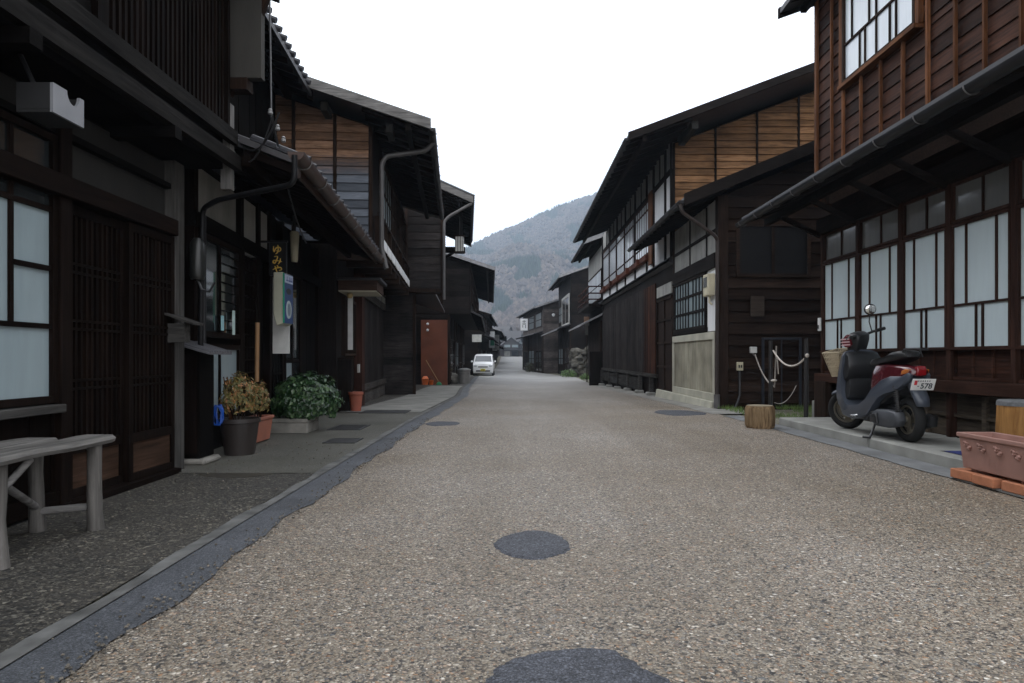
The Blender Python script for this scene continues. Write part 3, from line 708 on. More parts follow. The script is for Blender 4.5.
def far_house(x, y, skew, side, L, label, eave_out, eave_z, slope, jet, z1, D=6, wins=2, wmat=None, pent=.5, mats=None, vm=None, group='old wooden houses down the street'):
    zg = gz(y) - .4; g0 = gz(y)
    f = F(x, y, skew, side); h = thing('wooden_house', (x, y, g0), label, 'house', group)
    m = mats or (DW('y'), DW('x'))
    rzz = lambda d: eave_z + slope * (d + eave_out)
    mb = MB(); prism_s(mb, f, [(.0, zg), (D * 1.6, zg), (D * 1.6, z1), (0, z1)], .02, L); w1 = mb.build('ground_floor_wall', m[0], h)
    mb = MB(); prism_s(mb, f, [(-jet, z1 + .005), (D, z1 + .005), (D, rzz(D) - .08), (-jet, rzz(-jet) - .08)], .02, L); w2 = mb.build('upper_wall', m[1], h)
    mb = MB(); clap_front(mb, f, .018, -jet + .05, D, z1 + .05, rzz(D), .24, .02, top=lambda d: rzz(d) - .1, cuts=[1.4, 2.9]); mb.build('gable_boards', m[1], w2)
    mb = MB(); clap_front(mb, f, .018, .05, D, g0, z1, .26, .02); mb.build('end_boards', m[1], w1)
    roof(f, h, -.35, L + .3, eave_out, eave_z, slope, D * .9, M_roof, rstep=.6, wall_d=-jet, vmat=vm)
    if pent:
        mb = MB(); prism_s(mb, f, [(-jet - pent, z1 - .12), (-jet, z1 + .12), (-jet, z1 + .2), (-jet - pent, z1 - .05)], .0, L); mb.build('pent_roof', M_roof, h)
        if pent > .3:
            mb = MB(); s = .2
            while s < L: prism_s(mb, f, [(-jet - pent + .05, z1 - .19), (-jet, z1 + .03), (-jet, z1 + .115), (-jet - pent + .05, z1 - .11)], s, s + .07); s += .6
            mb.build('rafters', DW('x'), h)
    for i in range(wins):
        a = L * (i + .12) / wins; b = L * (i + .88) / wins
        window(f, w2, a, b, z1 + .55, z1 + .55 + min(1.3, rzz(-jet) - z1 - .9), -jet - .03, [.125, .25, .375, .5, .625, .75, .875], [.5], (wmat or M_frostd), DW2('z'), 'window', fw=.07, bw=.06)
        window(f, w1, a, b, g0 + (.7 if i % 2 else .1), g0 + 2.0, -.03, [.2, .4, .6, .8], [.4], (M_dark_gl if i % 2 == 0 else M_frostd), DW2('z'), 'sliding_door' if i % 2 == 0 else 'window', fw=.07, bw=.05)
    mb = MB(); s = 0
    while s <= L + .01: fbox(mb, f, s, s + .11, -.05, -.001, g0 - .2, z1 - .02); s += L / (2 * wins)
    mb.build('post', DW2('z'), w1)
    return f, h

# RIGHT 4: dark gable with white framed window
f, h = far_house(3.85, 47, -.03, 1, 9, 'dark two-storey house above the stone wall with white-framed upper window', .85, 6.35, .36, .0, 3.0, wins=2, pent=.8, vm=M_roofg)
window(f, h, .15, 5.2, 3.1, 5.3, -.10, [.5], [], M_dark_gl, M_aged, 'white_framed_window', fw=.2, bw=.05)
mb = MB(); prism_s(mb, f, [(-1.5, 2.55), (-.8, 2.8), (-.8, 2.88), (-1.5, 2.62)], 1.5, 8.5); mb.build('lower_eave', M_roofg, h)
# stone wall
o = thing('stone_wall', (4.2, 43.5, gz(43)), 'rough fieldstone retaining wall in front of the dark gabled house', 'wall')
mb = MB()
for (x0, x1, y0, y1, hh) in ((3.75, 7.6, 45.2, 46.2, 1.55), (5.5, 6.5, 41.5, 45.1, 1.9)):
    z = gz(44) - .15
    while z < gz(44) + hh:
        y = y0
        while y < y1 + .01:
            x = x0
            while x < x1:
                w_ = random.uniform(.22, .52)
                mb.ball((x + w_ / 2, y + random.uniform(-.1, .1), z + .13 + random.uniform(-.12, .12)), w_ * random.uniform(.5, .85), 7, 5, (1, .9, random.uniform(.6, 1.1)), .22); x += w_ * .8
            y += .5
        z += .24
mb.build('stones', plain('fieldstone', (.085, .08, .068), .9, 0, .3, .7, 2.2), o)
# RIGHT 5, 6, 7
f5, h5 = far_house(2.35, 57.2, -.10, 1, 15, 'weathered house with pale plank gable and lamp past the white-framed window', .75, 5.0, .33, .0, 2.9, wins=3, pent=.8, mats=(DW2('y'), wood('greybrown_planks', (.06, .05, .048), (.15, .13, .12), 'x')), vm=M_roofg)
o = thing('wall_lamp', (3.2, 57.0, 3.9), 'white globe lamp on the pale plank gable far down the right side', 'lamp')
MB().lathe((3.2, 56.8, 4.25), [(.05, 0), (.12, .08), (.14, .18), (.06, .25)], 12).build('lamp_shade', M_white, o, smooth=40); MB().beam((3.2, 57.15, 4.7), (3.2, 56.8, 4.7), .05, .05).build('arm', M_blk, o)
f6, h6 = far_house(1.55, 73.5, .03, 1, 14, 'low dark house behind the hanging white sign on the right', .9, 4.6, .3, .0, 2.6, wins=3, pent=.6)
far_house(2.3, 89, .03, 1, 16, 'dark house beyond the hanging white sign, near the road bend', .7, 4.7, .3, .0, 2.7, wins=3, pent=.6)
far_house(3.0, 107, .02, 1, 30, 'farthest dark house lining the right side before the bend', .7, 5.0, .3, .0, 2.8, wins=3, pent=.6)
o = thing('hanging_sign', (.9, 63, 3.2), 'white shop sign with dark characters hanging from the eaves far on the right', 'sign')
MB().box(.50, 1.16, 62.0, 62.3, 3.30, 4.35).build('panel', M_white, o)
mb = MB(); 
for (x0, x1, z0, z1) in ((.66, 1.0, 4.1, 4.15), (.8, .85, 3.95, 4.25), (.66, 1.0, 3.93, 3.97), (.68, .73, 3.55, 3.8), (.93, .98, 3.5, 3.8), (.68, .98, 3.82, 3.86)): mb.box(x0, x1, 61.98, 61.998, z0, z1)
mb.build('lettering', M_blk, o); MB().beam((.85, 62.15, 4.40), (2.4, 62.15, 4.40), .06, .06).build('bracket', M_blk, o)

# ================================================================== LEFT HOUSE 1
f = F(-2.62, 0, 0, -1)
h = thing('wooden_house', (-2.62, 2.5, 0), 'near black house on the left with lattice sliding doors behind the bench', 'house')
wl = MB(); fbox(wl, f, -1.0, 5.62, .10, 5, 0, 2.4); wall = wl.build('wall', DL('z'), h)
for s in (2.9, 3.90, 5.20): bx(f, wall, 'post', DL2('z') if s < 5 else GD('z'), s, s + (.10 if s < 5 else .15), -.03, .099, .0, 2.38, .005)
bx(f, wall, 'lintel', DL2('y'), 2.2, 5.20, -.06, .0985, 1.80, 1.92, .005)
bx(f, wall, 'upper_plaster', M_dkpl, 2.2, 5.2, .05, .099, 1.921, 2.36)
bx(f, wall, 'head_rail', DL('y'), 2.2, 5.2, .0, .0988, 2.16, 2.20)
for (a, b, d) in ((3.0, 3.9, .02), (2.0, 2.9, .02)):
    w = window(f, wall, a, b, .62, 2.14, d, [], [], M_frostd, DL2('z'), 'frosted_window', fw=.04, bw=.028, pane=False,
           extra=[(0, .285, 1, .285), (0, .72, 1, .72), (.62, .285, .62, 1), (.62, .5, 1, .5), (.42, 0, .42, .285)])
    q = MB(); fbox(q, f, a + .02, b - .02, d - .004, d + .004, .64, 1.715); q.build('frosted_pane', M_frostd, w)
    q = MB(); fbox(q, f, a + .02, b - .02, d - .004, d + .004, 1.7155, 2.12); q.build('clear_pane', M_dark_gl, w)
mb = MB(); vboards(mb, f, 2.0, 3.9, .12, .56, .17, .03); wp = mb.build('panelling', DL2('z'), wall)
bx(f, wall, 'window_ledge', GD('y'), 2.0, 3.9, -.06, .06, .565, .612, .004); bx(f, wall, 'base_beam', DL2('y'), 2.0, 3.9, -.02, .06, .02, .115)
for (a, b, d) in ((4.01, 4.60, .03), (4.58, 5.19, -.012)):
    dr = MB(); fbox(dr, f, a, a + .05, d - .02, d + .02, .04, 1.79); fbox(dr, f, b - .05, b, d - .02, d + .02, .04, 1.79)
    for z0, z1 in ((.04, .09), (.30, .36), (1.73, 1.79)): fbox(dr, f, a + .05, b - .05, d - .02, d + .02, z0, z1)
    d1 = dr.build('lattice_door', DL2('z'), wall)
    lt = MB(); s = a + .085
    while s < b - .06: fbox(lt, f, s, s + .022, d - .012, d + .012, .361, 1.729); s += .052
    for z in (.68, .73, 1.04, 1.09, 1.38, 1.43): fbox(lt, f, a + .05, b - .05, d - .017, d + .015, z, z + .016)
    lt.build('lattice', DL2('z'), d1)
    bk = MB(); fbox(bk, f, a + .05, b - .05, d + .021, d + .028, .361, 1.729); bk.build('backing', M_dark_gl, d1)
    fbox(MB(), f, a + .051, b - .051, d - .008, d + .008, .091, .299).build('bottom_panel', wood('door_panel_wood', (.03, .018, .012), (.085, .048, .032), 'y'), d1)
bx(f, wall, 'threshold', DL2('y'), 3.9, 5.2, -.08, .06, .0, .038)
# jettied upper storey
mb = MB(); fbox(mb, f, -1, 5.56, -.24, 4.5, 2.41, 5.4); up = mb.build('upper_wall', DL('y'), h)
mb = MB(); fbox(mb, f, -1, 5.66, -.36, -.30, 2.42, 2.53); fbox(mb, f, -1, 5.62, -.34, -.29, 2.62, 2.73); mb.build('jetty_beam', wood('worn_beam', (.005, .0045, .0042), (.024, .022, .0205), 'y'), up)
boxes(f, up, 'joist', DL('x'), [(s, s + .09, -.38, .1, 2.33, 2.409) for s in (1.2, 2.2, 3.15, 4.5)])
fbox(MB(), f, 5.565, 5.64, -.30, -.22, 2.25, 2.95).build('end_post', GW('z'), up)
mb = MB(); s = 3.9
while s < 5.5: fbox(mb, f, s, s + .028, -.285, -.25, 2.74, 4.0); s += .062
fbox(mb, f, 3.8, 3.88, -.30, -.245, 2.735, 4.2); fbox(mb, f, 5.52, 5.56, -.30, -.245, 2.735, 4.2)
for z in (3.2, 3.7, 4.1): fbox(mb, f, 2.0, 5.5, -.25, -.241, z, z + .05)
mb.build('lattice_screen', DL2('z'), up)
mb = MB(); clap_side(mb, f, 0, 3.8, 2.75, 4.1, .22, -.245); mb.build('lap_boards', DL('y'), up)
mb = MB(); fbox(mb, f, 5.62, 5.70, -.53, -.20, 3.18, 4.1); mb.build('wing_wall', plaster('dim_plaster', (.04, .037, .032), .3), up)
mb = MB(); mb.beam(f.p(5.66, -.24, 3.05), f.p(5.66, -.62, 4.05), .06, .07); fbox(mb, f, 5.6, 5.73, -.42, -.1, 3.08, 3.175); mb.build('bracket', wood('brown_bracket', (.012, .007, .005), (.035, .02, .014), 'z'), up)
roof(f, h, -1, 5.95, .56, 4.02, .36, 3.5, M_roof, rstep=.4, wall_d=-.25)
# white box under the jetty
o = thing('outdoor_light_box', (-2.45, 3.4, 2.1), 'off-white box with a rounded notch under the jetty of the near left house', 'box')
bm_ = []
zz0, zz1 = 2.08, 2.225; ya, yb = 3.34, 3.58
pts = [(ya, zz0), (yb, zz0), (yb, zz1)] + [(3.495 + .05 * math.cos(a), zz1 - .06 * math.sin(a)) for a in [k * math.pi / 10 for k in range(11)]] + [(ya, zz1)]
vs = [(-2.26, y, z) for y, z in pts] + [(-2.275, y, z) for y, z in pts]; n = len(pts)
MB().add(vs, [tuple(range(n)), tuple(reversed(range(n, 2 * n)))] + [(k, (k + 1) % n, n + (k + 1) % n, n + k) for k in range(n)]).build('front', plain('offwhite_metal', (.20, .205, .22), .5), o)
MB().box(-2.44, -2.276, ya, yb, zz0 - .0, zz0 + .015).box(-2.44, -2.276, ya, ya + .012, zz0 + .016, zz1).box(-2.44, -2.276, yb - .012, yb, zz0 + .016, zz1).box(-2.44, -2.43, ya + .013, yb - .013, zz0 + .016, zz1).build('case', plain('dull_box_metal', (.014, .014, .015), .6), o)
MB().tube([(-2.4, 3.45, 2.2), (-2.45, 3.45, 2.3), (-2.5, 3.45, 2.41)], .012, 6).build('cable', M_blk, o)
# small roofed post box on the corner post
o = thing('mail_box', (-2.58, 5.3, 1.0), 'small roofed grey wooden box fixed to the pale corner post', 'letter box')
MB().box(-2.60, -2.47, 5.10, 5.19, .99, 1.13).build('case', GD('x'), o)
q = MB(); prism_s(q, F(-2.52, 5.0, 0, -1), [(-.13, 1.12), (.1, 1.20), (.1, 1.215), (-.13, 1.135)], .06, .25); q.build('lid', GD('x'), o)
# cabinet with little ribbed roof
o = thing('meter_cabinet', (-2.66, 5.7, 0), 'dark narrow wooden cabinet with ribbed roof between the corner post and black pot', 'cabinet')
MB().box(-2.80, -2.55, 5.52, 5.78, .06, .94).build('case', DL('z'), o); MB().box(-2.78, -2.57, 5.512, 5.519, .1, .9).build('door', DL2('z'), o)
q = MB()
prism_s(q, F(-2.6, 5.42, 0, -1), [(-.17, .90), (.24, 1.02), (.24, 1.035), (-.17, .915)], 0, .44)
for k in range(9): prism_s(q, F(-2.6, 5.42, 0, -1), [(-.175, .914), (.24, 1.036), (.24, 1.052), (-.175, .93)], .01 + k * .05, .03 + k * .05)
q.build('roof', plain('ribbed_sheet', (.10, .10, .11), .45), o)
MB().box(-2.84, -2.5, 5.5, 5.82, 0, .055).build('foot', M_stone, o, bevel=.02)
o = MB(); pts = []
for k in range(60):
    a = k * .42; pts.append((-2.60 + .035 * math.cos(a) + .01 * math.sin(k), 5.98 + .03 * math.sin(a * .5), .37 + .09 * math.sin(a) * (1 if k % 2 else .9)))
o.tube(pts, .008, 6); o = o.build('water_hose', plain('blue_hose', (.01, .07, .36), .35), None, smooth=40, loc=(-2.5, 5.85, .3)); tag(o, 'coiled bright blue hose hanging beside the dark cabinet', 'hose')
o = thing('electric_meter', (-2.5, 5.5, 1.6), 'dark rounded meter hanging on the shaded post by the downpipe', 'meter')
MB().lathe((-2.54, 5.46, 1.50), [(.05, 0), (.06, .03), (.06, .28), (.03, .33)], 12).build('case', plain('dull_grey_case', (.012, .013, .012), .35), o, smooth=40)
MB().tube([(-2.54, 5.46, 1.5), (-2.50, 5.45, 1.42), (-2.45, 5.47, 1.40), (-2.42, 5.5, 1.48)], .01, 6).build('cable', M_blk, o, smooth=40)

# bench
o = thing('bench', (-2.2, 3.0, 0), 'weathered grey log bench in front of the near left house', 'bench')
def plank(x0, x1, y0, y1, zt, th, seed):
    mb = MB(); n = 26; vs = []; 
    for i in range(n + 1):
        t = i / n; y = y0 + (y1 - y0) * t
        a = x0 + .012 * noise.noise(Vector((seed, t * 5, 0))); b = x1 + .03 * noise.noise(Vector((seed + 3, t * 4, 2)))
        if t > .97: a += .015; b -= .02
        z = zt + .008 * noise.noise(Vector((seed, t * 3, 5))); w = .012
        for (x, zz) in ((a, z - th), (b, z - th), (b + .006, z - th * .5), (b - w, z), (a + w, z), (a - .006, z - th * .5)): vs.append((x, y, zz))
    m = 6; fs = [(i * m + k, i * m + (k + 1) % m, (i + 1) * m + (k + 1) % m, (i + 1) * m + k) for i in range(n) for k in range(m)]
    fs += [tuple(range(m)), tuple(range(n * m, n * m + m))]
    return mb.add(vs, fs)
for x0, x1, y1, sd in ((-2.50, -2.295, 3.46, 1), (-2.285, -2.09, 3.60, 7)):
    plank(x0, x1, 2.25, y1, .472, .034, sd).build('seat', wood('bench_wood', (.07, .066, .062), (.21, .20, .188), 'y', .9, .2), o, smooth=30)
for (x, y) in ((-2.14, 3.48), (-2.41, 3.44), (-2.145, 2.83), (-2.43, 2.74)):
    q = MB(); pts = [(x + random.uniform(-.006, .006), y + random.uniform(-.006, .006), z) for z in (0, .1, .2, .3, .437)]
    q.tube(pts, [.040, .036, .034, .033, .034], 12); q.build('leg', wood('bench_wood', (.05, .047, .043), (.16, .15, .14), 'z', .9, .2), o, smooth=50)
q = MB(); q.tube([(-2.16, 2.85, .36), (-2.28, 3.135, .245), (-2.40, 3.42, .13)], .018, 10); q.build('brace', GW('y'), o, smooth=50)
q = MB(); q.tube([(-2.41, 3.44, .10), (-2.14, 3.48, .12)], .02, 10); q.build('brace', GW('x'), o, smooth=50)
q = MB(); q.tube([(-2.14, 2.84, .32), (-2.13, 3.0, .43)], .016, 8); q.build('brace', GW('y'), o, smooth=50)

# ================================================================== LEFT HOUSE 2 (one and a half storeys, tiled pent roof)
SK = -.08
f = F(-2.74, 5.75, SK, -1)
h = thing('wooden_house', (-2.74, 5.75, 0), 'shop house with brown guttered tile eave behind the potted shrubs', 'house')
L2 = 5.2
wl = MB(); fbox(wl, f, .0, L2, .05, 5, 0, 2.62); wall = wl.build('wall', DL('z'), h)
def post(s, w=.09, z1=2.6, m=None): return fbox(MB(), f, s, s + w, -.03, .0495, 0, z1).build('post', m or DL2('z'), wall)
for s in (.02, 1.26, 1.86, 2.32, 2.9, 3.9, 5.05): post(s)
bx(f, wall, 'plaster_panel', M_agedl, .12, 1.25, .02, .0495, 2.16, 2.55)
bx(f, wall, 'plaster_panel', plaster('pale_plaster', (.32, .315, .295), .2), 1.36, 1.85, .0, .0495, 1.98, 2.55)
bx(f, wall, 'plaster_panel', plaster('pale_plaster', (.32, .315, .295), .2), 1.96, 2.31, .0, .0495, 2.05, 2.55)
bx(f, wall, 'lintel', DL('y'), .0, L2, -.05, .048, 1.99, 2.12)
w = window(f, wall, .13, 1.24, 1.06, 1.98, .0, [.5], [], M_dark_gl, DL2('z'), 'sliding_window', fw=.05, bw=.05)
mb = MB()
for k in range(9): fbox(mb, f, .7, 1.2, -.022, -.012, 1.14 + k * .09, 1.145 + k * .09)
mb.build('glass_blind', DL('y'), w)
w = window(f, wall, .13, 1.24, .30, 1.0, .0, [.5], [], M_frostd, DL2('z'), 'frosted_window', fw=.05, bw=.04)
for (s, z0, z1, c) in ((.66, 1.13, 1.27, (.35, .60, .65)), (.98, 1.10, 1.34, (.55, .70, .68))):
    o = fbox(MB(), f, s, s + .07, -.036, -.031, z0, z1).build('window_sticker', plain('sticker_%d' % int(s * 100), c, .4, var=.25), None, loc=f.p(s, -.03, z0)); tag(o, ('small pale blue' if s < .9 else 'taller pale green') + ' sticker on the dark shop window', 'sticker')
# lattice door
dr = MB(); fbox(dr, f, 1.36, 1.41, -.02, .02, .05, 1.98); fbox(dr, f, 1.80, 1.85, -.02, .02, .05, 1.98)
for k in range(13): fbox(dr, f, 1.41, 1.80, -.012, .012, .3 + k * .135, .318 + k * .135)
for s in (1.51, 1.61, 1.71): fbox(dr, f, s, s + .015, -.013, .0125, .3, 1.95)
d1 = dr.build('lattice_door', DL2('z'), wall); fbox(MB(), f, 1.41, 1.80, .021, .027, .3, 1.95).build('pane', M_dark_gl, d1); fbox(MB(), f, 1.41, 1.80, -.012, .012, .05, .295).build('panel', DL2('y'), d1)
# glazed door and slatted parts beyond the sign
w = window(f, wall, 3.0, 3.85, .25, 2.0, -.01, [.5], [.33], M_dark_gl, DL2('z'), 'glazed_door', fw=.05, bw=.04)
fbox(MB(), f, 3.04, 3.42, -.02, -.016, .3, .80).build('frosted_pane', M_frostd, w)
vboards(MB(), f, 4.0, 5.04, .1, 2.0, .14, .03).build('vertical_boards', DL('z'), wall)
window(f, wall, 2.42, 2.88, .3, 1.05, -.01, [.25, .5, .75], [.5], M_dark_gl, DL('z'), 'slatted_window', fw=.03, bw=.02)
# tiled pent roof: eave from (-1.68, 5.0) to (-2.04, 9.5)
E0, E1 = -.18, 5.05
mb = MB(); prism_s(mb, f, [(-.93, 2.47), (-.46, 2.645), (-.46, 2.7), (-.93, 2.52)], E0, .02); prism_s(mb, f, [(-.93, 2.47), (.55, 3.02), (.55, 3.09), (-.93, 2.52)], .021, E1); pr = mb.build('pent_roof', M_roof, h)
mb = MB(); s = E0
while s < E1 - .1:
    for dd in range(7 if s > -.05 else 2):
        a = -.96 + dd * .2; b = a + .215; za = 2.53 + .372 * (a + .93); zb = 2.53 + .372 * (b + .93)
        mb.hexa([f.p(s, a, za), f.p(s + .21, a, za), f.p(s + .21, b, zb), f.p(s, b, zb), f.p(s, a, za + .035), f.p(s + .21, a, za + .035), f.p(s + .21, b, zb + .012), f.p(s, b, zb + .012)])
    mb.tube([f.p(s + .21, -.985, 2.565), f.p(s + .21, .5 if s > -.05 else -.5, 3.118 if s > -.05 else 2.746)], .036, 8); s += .235
mb.build('roof_tiles', M_tile, pr)
mb = MB(); s = E0 + .05
while s < E1: MB_ = MB(); prism_s(MB_, f, [(-.88, 2.41), (.05, 2.755), (.05, 2.82), (-.88, 2.475)] if s > 0 else [(-.88, 2.41), (-.48, 2.56), (-.48, 2.625), (-.88, 2.475)], s, s + .045); MB_.build('rafter', DL2('x'), pr); s += .235
mb = MB(); fbox(mb, f, E0, E1, -.55, -.48, 2.45, 2.54); mb.build('purlin', DL2('y'), pr)
fbox(MB(), f, E0, E1, -.955, -.93, 2.36, 2.49).build('fascia', M_gutb, pr)
gutter(f, pr, -.58, E1, -1.01, 2.46, .065, M_gutb, .03)
pipe(pr, [f.p(-.62, -1.01, 2.42), f.p(-.62, -1.01, 2.2), f.p(-.35, -.35, 2.13), f.p(-.15, -.16, 2.10), f.p(-.15, -.13, .05)], .022, plain('black_pipe', (.007, .007, .008), .5, 0, .2))
pipe(pr, [f.p(.13, -.07, 2.1), f.p(.13, -.07, .3)], .018, M_gut, 'thin_pipe')
# upper set-back storey and roof
g = F(-3.35, 5.7, SK, -1)
mb = MB(); fbox(mb, g, -.05, 5.0, 0, 4, 2.65, 5.0); uw = mb.build('upper_wall', DL('y'), h)
mb = MB(); vboards(mb, g, 0, 5.0, 3.1, 4.6, .15, -.001); mb.build('vertical_boards', DL('z'), uw)
r2 = roof(g, h, -.05, 4.75, .62, 4.86, .36, 3.2, M_roof, rstep=.3, rmat=DL2('x'))
mb = MB(); s = -.05
while s < 4.7: mb.tube([g.p(s, -.66, 4.96), g.p(s, 3.2, 6.35)], .04, 8); s += .235
mb.build('roof_tiles', M_tile, r2)
# signs
o = thing('shop_sign', f.p(1.98, -.12, 1.8), 'black vertical board with gold characters hanging over the shop door', 'sign')
mb = MB(); mb.box(-2.78, -2.58, 7.70, 7.74, 1.80, 2.17); sp = mb.build('board', plain('black_lacquer', (.012, .012, .014), .3), o, bevel=.008)
M_gold = plain('gold_paint', (.75, .50, .10), .4)
# brush strokes of the three hiragana, drawn in a 1 x 1 cell
YU = [[(.18, .85), (.15, .45), (.22, .25), (.30, .50), (.50, .72), (.75, .68), (.80, .42), (.62, .28), (.42, .38)], [(.55, .98), (.58, .5), (.50, .15), (.35, .02)]]
MI = [[(.22, .82), (.52, .85), (.45, .5), (.28, .12), (.12, .20), (.20, .42), (.55, .38), (.92, .28)], [(.78, .65), (.74, .3), (.58, .02)]]
YA = [[(.10, .52), (.45, .70), (.80, .75), (.88, .52), (.65, .42)], [(.48, .98), (.58, .80)], [(.28, .90), (.42, .45), (.55, .02)]]
mb = MB()
for j, ch in enumerate((YU, MI, YA)):
    for st in ch:
        P = [Vector((-2.742 + x * .125, 7.694, 2.04 - j * .115 + z * .105)) for x, z in st]
        sm = []
        for i in range(len(P) - 1):
            for t in (0, .33, .66):
                p0 = P[max(i - 1, 0)]; p1 = P[i]; p2 = P[i + 1]; p3 = P[min(i + 2, len(P) - 1)]
                sm.append(.5 * ((2 * p1) + (p2 - p0) * t + (2 * p0 - 5 * p1 + 4 * p2 - p3) * t * t + (3 * p1 - p0 - 3 * p2 + p3) * t ** 3))
        sm.append(P[-1]); n = len(sm)
        mb.tube(sm, [.0045 + .0035 * math.sin(math.pi * i / (n - 1)) for i in range(n)], 6)
mb.build('lettering', M_gold, sp)
MB().box(-2.90, -2.57, 7.705, 7.735, 2.172, 2.195).build('bracket', M_blk, o)
o = MB().box(-2.79, -2.60, 7.86, 7.88, .92, 1.80).build('white_board', plain('white_board_paint', (.62, .62, .60), .6), None, loc=(-2.76, 7.87, .92)); tag(o, 'plain white board standing behind the lit sign box', 'board')
o = thing('sign_box', (-2.62, 7.5, 1.2), 'cream sign box with blue and green face beside the shop door', 'sign')
mb = MB(); prism_s(mb, F(-2.51, 7.38, 0, -1), [(0, 1.24), (0, 1.80), (.105, 1.80), (.105, 1.35), (.07, 1.22)], 0, .30); sb = mb.build('case', plain('cream_case', (.42, .42, .33), .5), o, bevel=.008)
MB().box(-2.508, -2.496, 7.39, 7.67, 1.25, 1.79).build('face', plain('blue_face', (.03, .06, .16), .35), sb)
MB().box(-2.4955, -2.492, 7.40, 7.66, 1.69, 1.78).build('header', plain('pale_header', (.45, .50, .62), .4), sb)
MB().box(-2.508, -2.494, 7.375, 7.3895, 1.25, 1.79).build('edge_strip', plain('green_edge', (.02, .28, .17), .4), sb)
def disc(y, z, ry, rz_, x, x1, n=20): 
    vs = [(x, y + ry * math.cos(2 * math.pi * k / n), z + rz_ * math.sin(2 * math.pi * k / n)) for k in range(n)] + [(x1, y + ry * math.cos(2 * math.pi * k / n), z + rz_ * math.sin(2 * math.pi * k / n)) for k in range(n)]
    return MB().add(vs, [tuple(range(n)), tuple(reversed(range(n, 2 * n)))] + [(k, (k + 1) % n, n + (k + 1) % n, n + k) for k in range(n)])
disc(7.53, 1.40, .09, .10, -2.4955, -2.493).build('emblem', plain('pale_emblem', (.42, .48, .50), .4), sb)
disc(7.53, 1.40, .05, .07, -2.4925, -2.491).build('emblem_mark', plain('grey_mark', (.16, .20, .24), .4), sb)
disc(7.53, 1.60, .08, .035, -2.4955, -2.493).build('dark_badge', M_blk, sb)
mb = MB()
for k, (y, w_) in enumerate(((7.44, .05), (7.51, .05), (7.57, .03), (7.61, .03))): mb.box(-2.4915, -2.490, y, y + w_, 1.71, 1.725); mb.box(-2.4915, -2.490, y + w_ / 2 - .006, y + w_ / 2 + .006, 1.7255, 1.76)
mb.build('lettering', plain('blue_ink', (.03, .05, .25), .4), sb)
o = thing('eave_lamp', f.p(2.4, -.2, 2.0), 'dull cream lamp under the eave to the right of the gold-lettered sign', 'lamp')
MB().lathe((-2.60, 8.05, 2.00), [(.035, 0), (.04, .03), (.055, .34), (.04, .36)], 12).build('lamp_shade', plain('dull_cream', (.30, .27, .19), .6), o, smooth=40); MB().tube([(-2.60, 8.05, 2.36), (-2.60, 8.05, 2.55)], .02, 8).build('stem', M_blk, o)
o = MB().tube([(-2.70, 7.14, .62), (-2.69, 7.13, 1.24)], .022, 10).build('bamboo_pole', plain('bamboo', (.26, .14, .06), .5), None, smooth=40, loc=(-2.7, 7.14, .62)); tag(o, 'short tan wooden pole upright beside the lattice door', 'pole')
# wires and insulators in the eaves of the near left houses
o = thing('power_cable', (-2.0, 5.6, 3.0), 'black power cables looping down from insulators over the brown gutter', 'cable')
def sag(a, b, s_, n=12): 
    a, b = Vector(a), Vector(b); return [a.lerp(b, t / n) - Vector((0, 0, s_ * 4 * (t / n) * (1 - t / n))) for t in range(n + 1)]
q = MB(); q.tube(sag((-2.05, 5.7, 4.0), (-2.0, 5.6, 2.85), .0), .008, 6); q.tube(sag((-2.0, 5.6, 2.85), (-1.95, 5.9, 2.55), .1), .01, 6)
q.tube(sag((-2.35, 5.7, 2.75), (-1.9, 5.5, 2.85), .22), .008, 6); q.tube(sag((-2.4, 5.72, 2.7), (-1.95, 5.5, 2.83), .28), .006, 6); q.tube(sag((-2.0, 5.6, 2.9), (-2.6, 8.5, 2.3), .15), .008, 6)
q.build('cable', M_blk, o, smooth=40)
for (x, y, z) in ((-2.0, 5.58, 2.86), (-1.93, 5.55, 2.72), (-1.90, 5.6, 2.64)):
    MB().lathe((x, y, z), [(.008, 0), (.02, .008), (.02, .022), (.012, .03), (.018, .04), (.008, .05)], 10).build('insulator', plain('porcelain', (.25, .25, .25), .3), o, smooth=40)

# ================================================================== LEFT HOUSE 3 (silvered plank gable)
f = F(-2.85, 11.0, -.085, -1)
h = thing('wooden_house', (-2.85, 11.0, 0), 'two-storey house with silvered plank gable and jettied upper floor on the left', 'house')
wl = MB(); fbox(wl, f, 0, 7.0, .03, 6, -.3, 2.7); wall = wl.build('wall', DW('z'), h)
vboards(MB(), f, 2.45, 6.9, .3, 2.1, .16, .028).build('board_door', wood('black_boards', (.014, .012, .012), (.045, .038, .036), 'z'), wall)
mb = MB(); fbox(mb, f, 2.3, 6.95, -.05, .0295, 2.1, 2.25); fbox(mb, f, 2.3, 6.95, -.06, .0295, .2, .32); fbox(mb, f, 2.3, 6.95, -.02, .0295, -.1, .19); fbox(mb, f, 2.3, 6.95, -.05, .0295, 2.45, 2.55); mb.build('rail', wood('grey_rail', (.04, .036, .034), (.10, .09, .085), 'y'), wall)
mb = MB()
for s in (3.0, 4.2, 5.4, 6.6): fbox(mb, f, s, s + .8, -.005, .0295, 2.26, 2.44)
mb.build('transom_pane', M_aged, wall)
mb = MB(); fbox(mb, f, 1.9, 2.28, -.12, .0295, -.1, 2.55); mb.build('brown_post', wood('dark_red_post', (.025, .012, .009), (.065, .028, .02), 'z'), wall)
